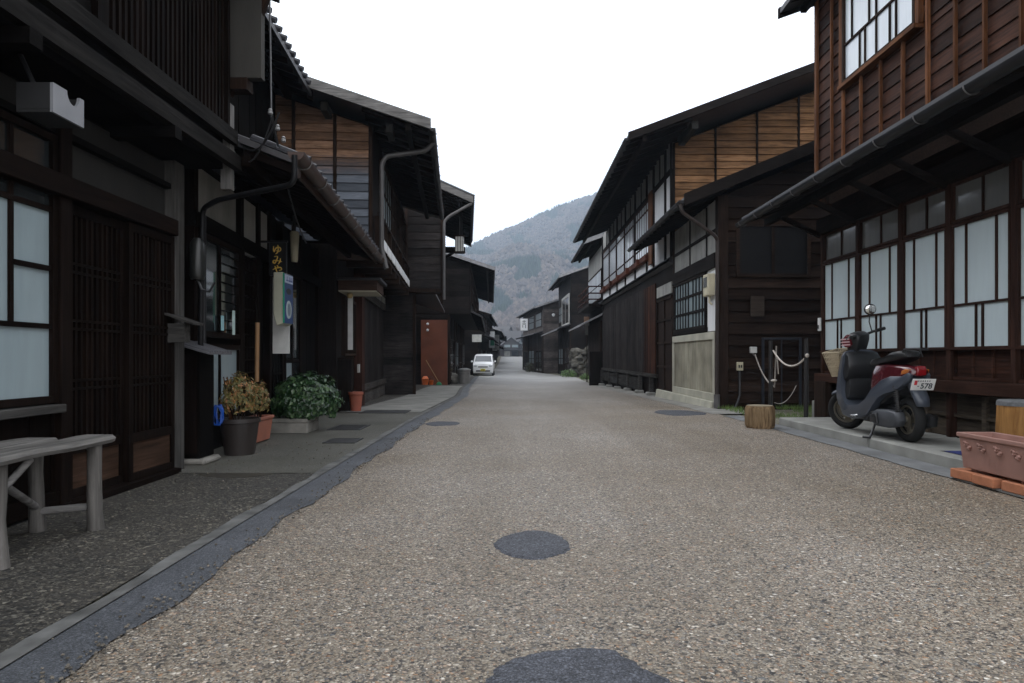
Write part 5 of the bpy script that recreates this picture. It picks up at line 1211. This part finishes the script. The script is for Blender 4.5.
o = MB().lathe((4.28, 9.62, 0), [(.088, -.02), (.09, .02), (.088, .26), (.08, .265)], 18).build('concrete_post', M_conc, None, smooth=40, loc=(4.28, 9.62, 0)); tag(o, 'short round concrete post at the house corner by the stake', 'post')
o = MB().box(4.12, 4.20, 9.06, 9.40, 0, .55).build('foot_board', DW2('z'), None, loc=(4.16, 9.2, 0)); tag(o, 'low dark board at the corner under the intercom', 'board')

# ================================================================== SCOOTER
SX, SY, SZ = 3.62, 6.26, .10
o = thing('motor_scooter', (SX, SY, SZ), 'parked maroon and grey scooter on the concrete step by the frosted windows', 'scooter', rz=R(91))
def sp(mb, name, mat, par=None, steer=False, label=None, **kw):
    if name in ('side_fairing', 'rear_cowl', 'seat', 'luggage_rack', 'tail_light', 'indicator', 'underbody'):
        dz = .02 if name in ('seat', 'luggage_rack') else .095
        mb.v = [(x if x > .2 else .2 + (x - .2) * .60, y * (1 - .42 * max(0, min(1, (.2 - x) / .6))), z - dz * max(0, min(1, (.25 - x) / .5))) for x, y, z in mb.v]
    if steer: mb.xf(STEER)
    return mb.build(name, mat, par or o, label, local=True, **kw)
ax0 = Vector((1.15, 0, .2)); ax1 = Vector((.86, 0, 1.0)); axd = (ax1 - ax0).normalized()
STEER = Matrix.Translation(ax0) @ Matrix.Rotation(R(32), 4, axd) @ Matrix.Translation(-ax0)
M_tyre = plain('tyre_rubber', (.016, .016, .016), .8, 0, .3)
M_rim = plain('wheel_alloy', (.22, .20, .16), .4, .7)
M_gry = plain('grey_scooter_paint', (.055, .065, .085), .38, 0, .5, .08, 3, .2)
M_dgr = plain('black_scooter_plastic', (.016, .017, .019), .42)
M_mar = plain('maroon_scooter_paint', (.075, .008, .013), .25, 0, .5, .06, 3, .8)
M_seat = plain('seat_vinyl', (.012, .012, .013), .45, bmp=.001)
M_chr = plain('dull_chrome', (.5, .5, .5), .25, 1)
def wheel(cx, steer):
    q = MB(); n = 40; ro, rw = .165, .042
    for k in range(n):
        a = 2 * math.pi * k / n
        for j in range(12):
            b = 2 * math.pi * j / 12; rr = ro + rw * math.cos(b) * 1.0; q.v.append((cx + rr * math.cos(a), rw * 1.12 * math.sin(b), .205 + rr * math.sin(a)))
    for k in range(n):
        for j in range(12): q.f.append((k * 12 + j, k * 12 + (j + 1) % 12, ((k + 1) % n) * 12 + (j + 1) % 12, ((k + 1) % n) * 12 + j))
    w = sp(q, 'wheel', M_tyre, None, steer, smooth=60)
    q = MB()
    pts = [(cx + .126 * math.cos(2 * math.pi * k / 32), 0, .205 + .126 * math.sin(2 * math.pi * k / 32)) for k in range(33)]; 
    for y in (-.022, .022): q.tube([(a, y, b) for a, _, b in pts], .011, 8, False)
    for k in range(3):
        a = 2 * math.pi * k / 3 + .5
        for da in (-.18, .18): q.beam((cx + .02 * math.cos(a), 0, .205 + .02 * math.sin(a)), (cx + .126 * math.cos(a + da), 0, .205 + .126 * math.sin(a + da)), .035, .014, up=(0, 1, 0))
    q.tube([(cx, -.06, .205), (cx, .06, .205)], .032, 14); q.tube([(cx, .03, .205), (cx, .035, .205)], .07, 20)
    sp(q, 'rim', M_rim, w, steer, smooth=40); return w
wheel(0, False); wheel(1.15, True)
# front mudguard, fork
q = MB(); rg = .225
arc = [R(a) for a in range(62, 176, 8)]
n = len(arc); lv = [(-.075, .93), (-.06, 1.0), (-.03, 1.05), (0, 1.07), (.03, 1.05), (.06, 1.0), (.075, .93)]
for y, k in lv:
    for a in arc: q.v.append((1.15 + rg * k * math.cos(a), y, .205 + rg * k * math.sin(a)))
for i in range(6):
    for k in range(n - 1): q.f.append((i * n + k, i * n + k + 1, (i + 1) * n + k + 1, (i + 1) * n + k))
fd = sp(q, 'front_fender', M_gry, None, True, smooth=60); md = fd.modifiers.new('Solid', 'SOLIDIFY'); md.thickness = .004
q = MB()
for y in (-.075, .075): q.tube([(1.15, y, .205), (1.13, y, .30), (1.06, y * .8, .45), (1.02, 0, .56)], .017, 10)
sp(q, 'fork', M_dgr, None, True, smooth=50)
# body
SHIELD = [(.97, .235), (1.01, .32), (1.015, .42), (.99, .55), (.955, .68), (.915, .79), (.88, .86), (.84, .86), (.845, .78), (.885, .65), (.90, .50), (.87, .36), (.80, .26), (.82, .19), (.90, .19)]
q = MB().puff(SHIELD, .19, edge=.80); sp(q, 'leg_shield', M_gry, smooth=50)
q = MB().puff([(.84, .84), (.78, .80), (.76, .66), (.80, .56), (.87, .52), (.905, .60), (.88, .74)], .168, edge=.85); sp(q, 'inner_shield', M_dgr, smooth=50)
q = MB().puff([(.87, .52), (.80, .56), (.78, .47), (.80, .36), (.86, .33), (.90, .42)], .15, edge=.9); sp(q, 'glove_box', M_dgr, smooth=50)
q = MB().puff([(.84, .16), (.87, .25), (.80, .285), (.45, .285), (.38, .31), (.34, .22), (.42, .15)], .165, edge=.85); sp(q, 'floorboard', M_dgr, smooth=50)
# grey side fairing, both sides
SIDE = [(.93, .175), (.97, .24), (.86, .275), (.60, .295), (.47, .36), (.34, .475), (.16, .585), (-.02, .655), (-.24, .70), (-.36, .735), (-.40, .715), (-.36, .665), (-.22, .59), (-.06, .52), (.10, .46), (.22, .40), (.32, .31), (.42, .21), (.56, .165), (.75, .15)]
for y in (.135, -.135): q = MB().puff(SIDE, .04, y, edge=.93, lv=(-1, -.7, 0, .7, 1)); sp(q, 'side_fairing', M_gry, smooth=50)
RED = [(.45, .38), (.44, .52), (.40, .64), (.33, .705), (.15, .735), (-.08, .77), (-.24, .795), (-.35, .79), (-.41, .755), (-.40, .715), (-.24, .685), (-.02, .64), (.16, .57), (.33, .46)]
q = MB().puff(RED, .158, edge=.80); sp(q, 'rear_cowl', M_mar, smooth=50)
q = MB().puff([(.42, .30), (.44, .40), (.3, .5), (.05, .6), (-.15, .62), (-.1, .5), (.1, .42), (.25, .32)], .12); sp(q, 'underbody', M_dgr, smooth=50)
SEATP = [(.49, .69), (.50, .72), (.46, .75), (.38, .765), (.28, .775), (.14, .80), (.0, .845), (-.14, .86), (-.22, .84), (-.22, .80), (-.1, .765), (.1, .735), (.3, .70), (.4, .67)]
q = MB().puff(SEATP, .135, edge=.72); sp(q, 'seat', M_seat, smooth=60)
q = MB()
for y in (-.09, .09): q.tube([(-.10, y, .80), (-.20, y * 1.2, .865), (-.42, y * 1.1, .875), (-.50, y * .6, .865)], .008, 8)
for x in (-.24, -.32, -.40): q.tube([(x, -.1, .875), (x, .1, .875)], .007, 8)
q.tube([(-.50, -.054, .865), (-.50, .054, .865)], .008, 8); q.tube([(-.2, -.1, .865), (-.28, -.1, .80)], .007, 6); q.tube([(-.2, .1, .865), (-.28, .1, .80)], .007, 6)
sp(q, 'luggage_rack', M_blk, smooth=50)
q = MB().puff([(-.385, .70), (-.43, .71), (-.445, .76), (-.42, .795), (-.37, .79)], .085, edge=.85); q.v = [(x, y * .8, z) for x, y, z in q.v]; sp(q, 'tail_light', plain('red_lens', (.22, .008, .012), .15, coat=.5), smooth=50)
for y in (.13, -.13): q = MB().puff([(-.20, .70), (-.34, .725), (-.37, .765), (-.30, .77), (-.22, .745)], .03, y, edge=.8); sp(q, 'indicator', plain('orange_lens', (.45, .14, .03), .15, coat=.5), smooth=50)
# rear mudguard and plate
q = MB().hexa([(-.40, -.075, .685), (-.40, .075, .685), (-.37, .075, .685), (-.37, -.075, .685), (-.395, -.075, .70), (-.395, .075, .70), (-.36, .075, .70), (-.36, -.075, .70)])
q.v = []; q.f = []
mg = [(-.08, .62, .08), (-.11, .55, .08), (-.15, .48, .078), (-.20, .41, .072), (-.225, .34, .06)]
for x, z, w_ in mg:
    for y, dx in ((-w_, .03), (-w_ * .8, 0), (0, -.012), (w_ * .8, 0), (w_, .03)): q.v.append((x + dx, y, z))
for i in range(4):
    for k in range(4): q.f.append((i * 5 + k, i * 5 + k + 1, (i + 1) * 5 + k + 1, (i + 1) * 5 + k))
fd = sp(q, 'rear_fender', M_gry, smooth=60); md = fd.modifiers.new('Solid', 'SOLIDIFY'); md.thickness = .005
PM = Matrix.Translation((-.20, 0, .535)) @ Matrix.Rotation(R(-22), 4, 'Y')
q = MB().box(-.004, .004, -.105, .105, -.055, .055).xf(PM); plate = sp(q, 'number_plate', plain('white_plate', (.72, .72, .70), .35), bevel=.003)
M_ink = plain('green_black_ink', (.02, .03, .04), .4)
for body, sz, yy, zz, mt in (('578', .072, -.028, -.014, M_ink), ('-', .05, .045, -.01, M_ink), ('TEN 14', .026, -.02, .036, plain('ink_small', (.03, .05, .05), .4))):
    if body == 'TEN 14':     # small illegible upper row as short strokes
        q = MB()
        for k in range(6): q.box(-.0055, -.0042, -.055 + k * .02, -.043 + k * .02, .030, .033); q.box(-.0055, -.0042, -.051 + k * .02, -.047 + k * .02, .0335, .044)
        sp(q.xf(PM), 'small_lettering', M_ink, plate); continue
    cu = bpy.data.curves.new('lettering', 'FONT'); cu.body = body; cu.size = sz; cu.extrude = .0008; cu.align_x = 'CENTER'; cu.align_y = 'CENTER'; cu.offset = .0012 ; cu.materials.append(mt)
    t = bpy.data.objects.new('lettering', cu); COL.objects.link(t); t.parent = plate
    B = Matrix(((0, 0, -1, 0), (-1, 0, 0, 0), (0, 1, 0, 0), (0, 0, 0, 1)))   # text x -> -y, y -> z, normal -> -x
    t.matrix_local = PM @ Matrix.Translation((-.0055, yy, zz)) @ B
q = MB().box(-.0055, -.0042, .060, .085, -.002, .040).xf(PM); sp(q, 'red_mark', plain('red_ink', (.55, .03, .04), .4), plate)
# engine, shock, exhaust, stand
q = MB().puff([(.36, .15), (.37, .24), (.28, .285), (.08, .29), (-.05, .275), (-.08, .20), (-.04, .145), (.10, .12), (.28, .12)], .05, .115, edge=.85); eng = sp(q, 'engine', plain('dull_engine_metal', (.07, .075, .085), .5, .3), smooth=50)
q = MB().puff([(.34, .16), (.34, .23), (.24, .25), (.22, .15)], .02, .17, edge=.8); sp(q, 'kick_cover', M_dgr, eng, smooth=50)
q = MB().puff([(.42, .18), (.42, .32), (.2, .34), (.08, .30), (.1, .16)], .09, -.02); sp(q, 'crankcase', M_dgr, smooth=50)
q = MB().puff([(.30, .13), (.28, .2), (-.05, .26), (-.15, .24), (-.13, .15), (.1, .1)], .045, -.14); sp(q, 'muffler', M_dgr, smooth=50)
q = MB(); q.tube([(-.03, .12, .24), (.03, .11, .56)], .014, 8)
q.tube([(-.03 + .06 * t / 90 + .022 * math.cos(t * .9), .12 + .022 * math.sin(t * .9), .28 + .24 * t / 90) for t in range(91)], .0045, 6); sp(q, 'shock_absorber', plain('spring_steel', (.035, .035, .035), .4, .3), smooth=50)
q = MB(); q.tube([(.38, .10, .16), (.34, .17, .04), (.32, .2, -.0)], .011, 8); q.tube([(.32, .2, .005), (.38, .23, .005)], .012, 8); sp(q, 'stand', M_blk, smooth=50)
q = MB(); q.tube([(.60, .16, .20), (.62, .20, .19)], .014, 8); q.tube([(.56, .20, .19), (.66, .20, .19)], .012, 8); sp(q, 'footpeg', M_chr, smooth=50)
# handlebar cowl
q = MB().puff([(.97, .87), (1.0, .94), (.985, 1.01), (.93, 1.045), (.86, 1.045), (.81, 1.01), (.82, .95), (.85, .88), (.88, .82), (.93, .84)], .105, edge=.75); hc = sp(q, 'handlebar_cowl', M_dgr, None, True, smooth=60)
q = MB().puff([(.985, .90), (1.012, .945), (.998, 1.0), (.96, 1.035), (.90, 1.03), (.89, .93), (.93, .89)], .121, edge=.8); hl = sp(q, 'headlight', plain('maroon_lens_cowl', (.12, .012, .02), .2, coat=.6), None, True, smooth=60)
q = MB()
for z in (.925, .955, .985): q.puff([(1.016, z), (1.022, z + .005), (1.0, z + .014), (.91, z + .014), (.91, z)], .1215, edge=.96)
sp(q, 'stripe', plain('pink_white_stripe', (.65, .42, .45), .4), hl, True, smooth=50)
for s_ in (1, -1):
    q = MB(); q.tube([(.86, .09 * s_, 1.0), (.83, .18 * s_, 1.015), (.80, .20 * s_, 1.02)], .013, 10); hb = sp(q, 'handlebar', M_blk, None, True, smooth=50)
    q = MB(); q.tube([(.80, .19 * s_, 1.02), (.775, .30 * s_, 1.025)], [.019, .018], 12); sp(q, 'grip', M_tyre, hb, True, smooth=50)
    q = MB(); q.tube([(.84, .17 * s_, 1.03), (.85, .23 * s_, 1.02), (.83, .30 * s_, 1.01)], .006, 6); sp(q, 'brake_lever', M_chr, hb, True, smooth=50)
    if s_ == -1:
        q = MB(); q.tube([(.83, -.16, 1.02), (.85, -.17, 1.12), (.84, -.19, 1.21)], .006, 8); ms = sp(q, 'mirror', M_blk, None, True, smooth=50)
        q = MB(); q.ball((0, 0, 0), .062, 18, 10, (.30, 1.0, .95)); q.xf(Matrix.Translation((.835, -.195, 1.25)) @ Matrix.Rotation(R(-40), 4, 'Z')); sp(q, 'mirror_shell', M_dgr, ms, True, smooth=60)
        q = MB(); q.ball((0, 0, 0), .055, 18, 10, (.06, .95, .9)); q.xf(Matrix.Translation((.821, -.183, 1.25)) @ Matrix.Rotation(R(-40), 4, 'Z')); sp(q, 'mirror_glass', plain('mirror_silver', (.8, .8, .8), .08, 1), ms, True, smooth=60)
q = MB(); q.tube([(.90, .05, .90), (.96, .04, .80), (.95, .02, .66)], .006, 6); q.tube([(.85, .10, 1.0), (.93, .07, .93), (.97, .05, .80)], .005, 6); sp(q, 'cable', M_blk, None, True, smooth=50)
# basket of cream plastic
q = MB(); t0, b0 = [(1.04, -.13), (1.24, -.13), (1.24, .13), (1.04, .13)], [(1.06, -.10), (1.19, -.10), (1.19, .10), (1.06, .10)]
zt, zb = .86, .60
for k in range(4):
    for z_t in (0, .2, .4, .6, .8, 1.0):
        a = Vector((*b0[k], zb)).lerp(Vector((*t0[k], zt)), z_t); b = Vector((*b0[(k + 1) % 4], zb)).lerp(Vector((*t0[(k + 1) % 4], zt)), z_t)
        q.tube([a, b], .0075 if z_t in (0, 1.0) else .005, 5)
    for u in range(11):
        u /= 10
        a = Vector((*b0[k], zb)).lerp(Vector((*b0[(k + 1) % 4], zb)), u); b = Vector((*t0[k], zt)).lerp(Vector((*t0[(k + 1) % 4], zt)), u); q.tube([a, b], .0055, 5)
for u in range(8):
    x = 1.06 + .13 * u / 7; q.tube([(x, -.10, zb), (x, .10, zb)], .004, 5)
q.tube([(1.05, 0, .74), (.95, 0, .78)], .01, 6)
sp(q, 'basket', plain('cream_basket', (.42, .35, .24), .6), None, True)

# ================================================================== CAR
cy = 48.4; o = thing('parked_car', (-2.27, cy, gz(48)), 'small white van parked facing the camera on the left', 'car', rz=0)
M_wp = plain('white_car_paint', (.78, .79, .80), .3, 0, .5, .03, 3, .6)
M_cgl = glassy('windscreen_glass', (.06, .07, .08), .06, .7)
# sections along y (front at y=0, tail at 3.3): half width, z bottom, z belt, half roof width, z roof
def section(y, hw, z0, zb_, hr, zr):
    return [(-hw * .96, y, z0), (-hw, y, z0 + .2), (-hw, y, zb_ - .1), (-hw * .985, y, zb_), (-hr, y, zr - .06), (-hr * .86, y, zr), (0, y, zr + .02), (hr * .86, y, zr), (hr, y, zr - .06), (hw * .985, y, zb_), (hw, y, zb_ - .1), (hw, y, z0 + .2), (hw * .96, y, z0)]
secs = [(0, .64, .28, .62, .60, .66), (.06, .69, .20, .78, .64, .82), (.25, .725, .18, .90, .66, .93), (.50, .735, .18, .95, .67, 1.0), (.95, .735, .18, .96, .62, 1.44), (1.2, .735, .18, .96, .62, 1.53), (2.2, .735, .18, .96, .62, 1.56), (3.1, .73, .18, .96, .61, 1.53), (3.3, .70, .25, .94, .57, 1.42)]
q = MB(); m = 13
for s_ in secs: q.v += section(*s_)
for i in range(len(secs) - 1):
    for k in range(m): q.f.append((i * m + k, i * m + (k + 1) % m, (i + 1) * m + (k + 1) % m, (i + 1) * m + k))
q.f.append(tuple(range(m))); q.f.append(tuple(range((len(secs) - 1) * m, len(secs) * m)))
car_body = q.build('body', M_wp, o, local=True, smooth=35)
q = MB(); q.hexa([(-.60, .50, 1.0), (.60, .50, 1.0), (.60, .53, 1.0), (-.60, .53, 1.0), (-.54, .90, 1.41), (.54, .90, 1.41), (.54, .93, 1.41), (-.54, .93, 1.41)]); q.v = [(x, y - .02, z + .012) for x, y, z in q.v]; q.build('windscreen', M_cgl, o, local=True)
for sx in (-1, 1):
    q = MB(); q.hexa([(sx * .735, .75, 1.0), (sx * .735, 3.0, 1.0), (sx * .72, 3.0, 1.0), (sx * .72, .75, 1.0), (sx * .655, 1.05, 1.42), (sx * .655, 2.95, 1.42), (sx * .63, 2.95, 1.42), (sx * .63, 1.05, 1.42)]); q.build('side_window', M_cgl, o, local=True)
    q = MB(); q.ball((sx * .52, .045, .70), .12, 12, 8, (1.15, .55, .85)); q.build('headlight', glassy('headlamp', (.45, .48, .5), .08), o, local=True, smooth=60)
    q = MB(); q.ball((sx * .83, .72, 1.02), .09, 10, 6, (.9, .5, .8)); q.build('wing_mirror', M_wp, o, local=True, smooth=60)
    for y in (.55, 2.75):
        q = MB(); q.tube([(sx * .62, y, .27), (sx * .74, y, .27)], .27, 20); w = q.build('wheel', M_tyre, o, local=True, smooth=40); MB().tube([(sx * .741, y, .27), (sx * .75, y, .27)], .16, 16).build('rim', M_rim, w, local=True)
MB().box(-.34, .34, -.015, .08, .60, .67).build('grille', M_blk, o, local=True)
MB().box(-.50, .50, -.012, .08, .30, .40).build('bumper_intake', M_blk, o, local=True)
q = MB().box(-.165, .165, -.045, -.015, .34, .50).build('number_plate', plain('yellow_plate', (.72, .62, .03), .4), o, local=True)
MB().box(-.12, -.03, -.049, -.0455, .37, .43).box(.01, .12, -.049, -.0455, .37, .43).box(-.08, .08, -.049, -.0455, .455, .48).build('lettering', M_blk, q, local=True)
MB().tube([(-.4, .52, 1.03), (.05, .60, 1.08)], .012, 5).build('wiper', M_blk, o, local=True)
exec_sections.append('objects')

# ================================================================== MOUNTAIN
ridge = interp([(-700, 60), (-300, 95), (-150, 140), (-111, 158), (-89, 166), (-37, 193), (14.5, 214), (68, 238), (124, 258), (220, 300), (400, 340), (700, 300)])
def mh(x, y):
    t = max(0, min(1, (y - 330) / 770)); s_ = t ** 1.15
    up = ridge(x + (y - 1100) * .05)
    if y > 1100: fall = 1 - (y - 1100) / 600; return up * fall
    z = 4 + (up - 4) * s_
    sp_ = math.sin((x * .9 + y * .40) / 34 + .8 * noise.noise(Vector((x / 120, y / 120, 0)))) * 13 + noise.noise(Vector((x / 60, y / 60, 4))) * 14
    return z + sp_ * math.sin(math.pi * t) * 1.0 
mb = MB(); X = []; x = -700
while x <= 700: X.append(x); x += 9 if -200 < x < 230 else 35
Yv = []; y = 330
while y <= 1650: Yv.append(y); y += 12 if y < 1120 else 60
n = len(X); mb.v = [(x, y, mh(x, y)) for y in Yv for x in X]; mb.f = [(i * n + c, i * n + c + 1, (i + 1) * n + c + 1, (i + 1) * n + c) for i in range(len(Yv) - 1) for c in range(n - 1)]
tag(mb.build('mountain', plain('mountain_soil', (.09, .075, .06), .9, 0, .2, .3, .02), smooth=60), kind='structure')
# the wood on its slopes, a mass no one could count
def forest_mat(name, stops):
    m, nt, b = new_mat(name); geo = nt.nodes.new('ShaderNodeNewGeometry')
    c = ramp(nt, stops, geo.outputs['Random Per Island']).outputs[0]
    nt.links.new(c, b.inputs['Base Color']); b.inputs['Roughness'].default_value = .95; b.inputs['Specular IOR Level'].default_value = .1; return m
fm1 = forest_mat('bare_wood', [(0, (.045, .034, .032)), (.5, (.095, .076, .066)), (1, (.165, .128, .102))])
fm2 = forest_mat('conifer_wood', [(0, (.012, .024, .018)), (.6, (.025, .045, .03)), (1, (.045, .065, .04))])
A, B = MB(), MB(); rnd = random.Random(4)
for k in range(26000):
    y = rnd.uniform(380, 1110); 
    if k < 21000: x = (rnd.uniform(-.13, .17)) * y
    else: x = rnd.uniform(-.5, .6) * y
    z = mh(x, y)
    v_ = noise.noise(Vector(((x + y * .35) / 34, (y - x * .6) / 170, 9))) + .5 * noise.noise(Vector((x / 16, y / 30, 2)))
    conif = v_ > .13
    if not conif and y > 1098 and rnd.random() < .3: continue
    q = B if conif else A
    hh = rnd.uniform(6, 10) if conif else rnd.uniform(5, 8); w_ = hh * (.30 if conif else .42); n = 5; a0 = rnd.random() * 6
    if conif:
        vs = [(x + w_ * math.cos(a0 + 6.283 * i / n), y + w_ * math.sin(a0 + 6.283 * i / n), z - 1) for i in range(n)] + [(x, y, z + hh)]
        q.add(vs, [(i, (i + 1) % n, n) for i in range(n)])
    else:
        vs = [(x, y, z - 1)] + [(x + w_ * rnd.uniform(.8, 1.2) * math.cos(a0 + 6.283 * i / n), y + w_ * math.sin(a0 + 6.283 * i / n), z + hh * rnd.uniform(.45, .65)) for i in range(n)] + [(x + rnd.uniform(-1, 1), y, z + hh)]
        q.add(vs, [(0, (i + 1) % n + 1, i + 1) for i in range(n)] + [(n + 1, i + 1, (i + 1) % n + 1) for i in range(n)])
tag(A.build('woods', fm1, fix=False), 'leafless brown-grey forest covering the mountain slope', 'woods', kind='stuff')
tag(B.build('woods', fm2, fix=False), 'patches of dark green conifers on the mountain slope', 'woods', kind='stuff')

# bare village trees before the mountain
def bare_tree(x, y, hh, lab, seed, mat):
    rnd = random.Random(seed); o = thing('bare_tree', (x, y, gz(y)), lab, 'tree', 'bare trees behind the far houses'); T = MB(); C = MB()
    def grow(p, d, L, r_, dep):
        q = p + d * L; (T if dep < 2 else C).tube([p, (p + q) / 2 + Vector((rnd.uniform(-.1, .1), 0, 0)) * L, q], [r_, r_ * .85, r_ * .65], 5)
        if dep < 5:
            for k in range(3 if dep else 4):
                nd = (d + Vector((rnd.uniform(-1, 1), rnd.uniform(-1, 1), rnd.uniform(-.15, .6))) * .75).normalized(); grow(q, nd, L * rnd.uniform(.6, .8), r_ * .6, dep + 1)
    grow(Vector((x, y, gz(y) - .3)), Vector((0, 0, 1)), hh * .28, hh * .022, 0)
    T.build('trunk', mat, o); C.build('crown', mat, o)
bt_ = plain('bark_grey', (.11, .085, .075), .9)
for i, (x, y, hh) in enumerate(((-3, 300, 15), (4, 310, 17), (11, 300, 14), (-10, 305, 16), (18, 320, 17))):
    bare_tree(x, y, hh, ('leafless tree above the road end', 'tallest leafless tree right of the road end', 'leafless tree over the hanging sign', 'leafless tree over the left row', 'leafless tree at far right, mostly hidden')[i], 30 + i, bt_)

# ================================================================== HAZE
q = MB().box(-960, 960, -60, 1720, -6, 420)
hz = q.build('haze', new_mat('haze_air')[0]); hz['kind'] = 'stuff'; hz['label'] = 'thin pale winter haze filling the valley air'
m = hz.data.materials[0]; nt = m.node_tree; nt.nodes.remove(nt.nodes['Principled BSDF'])
pv = nt.nodes.new('ShaderNodeVolumePrincipled'); pv.inputs['Color'].default_value = (.66, .81, 1.0, 1); pv.inputs['Density'].default_value = .00068; pv.inputs['Anisotropy'].default_value = .1
nt.links.new(pv.outputs[0], nt.nodes['Material Output'].inputs['Volume'])

# ================================================================== LIGHT, SKY, CAMERA
w = bpy.data.worlds.new('World'); SC.world = w; w.use_nodes = True; nt = w.node_tree
bg = nt.nodes['Background']; sk = nt.nodes.new('ShaderNodeTexSky'); sk.sky_type = 'NISHITA'; sk.sun_disc = False
sk.sun_elevation = R(50); sk.sun_rotation = R(-40); sk.air_density = 1; sk.dust_density = 4; sk.ozone_density = 1
# overcast: a bright cloud deck veils most of the blue
mx = mixc(nt, .93, sk.outputs[0], (18.4, 18.7, 19.4))
nt.links.new(mx, bg.inputs[0]); bg.inputs[1].default_value = .12
sun = bpy.data.lights.new('sun', 'SUN'); sun.energy = .6; sun.angle = R(30); sun.color = (1, .97, .93)
so = bpy.data.objects.new('sun', sun); COL.objects.link(so); az = R(-40); el = R(50)
d = -Vector((math.sin(az) * math.cos(el), math.cos(az) * math.cos(el), math.sin(el))); so.rotation_euler = d.to_track_quat('-Z', 'Y').to_euler()

cam = bpy.data.cameras.new('camera'); co = bpy.data.objects.new('camera', cam); COL.objects.link(co); SC.camera = co
co.location = (0, 0, .88); co.rotation_euler = (R(90), 0, 0); cam.lens = 24; cam.sensor_width = 36
cam.shift_x = -3 / 1024; cam.shift_y = 15.5 / 1024; cam.clip_start = .05; cam.clip_end = 4000
SC.view_settings.view_transform = 'Standard'; SC.view_settings.look = 'None'; SC.view_settings.gamma = 1; SC.view_settings.exposure = 0
SC.render.engine = 'CYCLES'; SC.cycles.use_denoising = True; SC.cycles.max_bounces = 5; SC.cycles.volume_bounces = 0
SC.cycles.diffuse_bounces = 4; SC.cycles.glossy_bounces = 2
# lettering curves become plain meshes
bpy.context.view_layer.update()
dg = bpy.context.evaluated_depsgraph_get()
for t in [x for x in COL.objects if x.type == 'FONT']:
    me = bpy.data.meshes.new_from_object(t.evaluated_get(dg)); nm = t.name.split('.')[0]
    n_ = bpy.data.objects.new(nm, me); COL.objects.link(n_); n_.parent = t.parent; n_.matrix_local = t.matrix_local.copy()
    bpy.data.objects.remove(t)
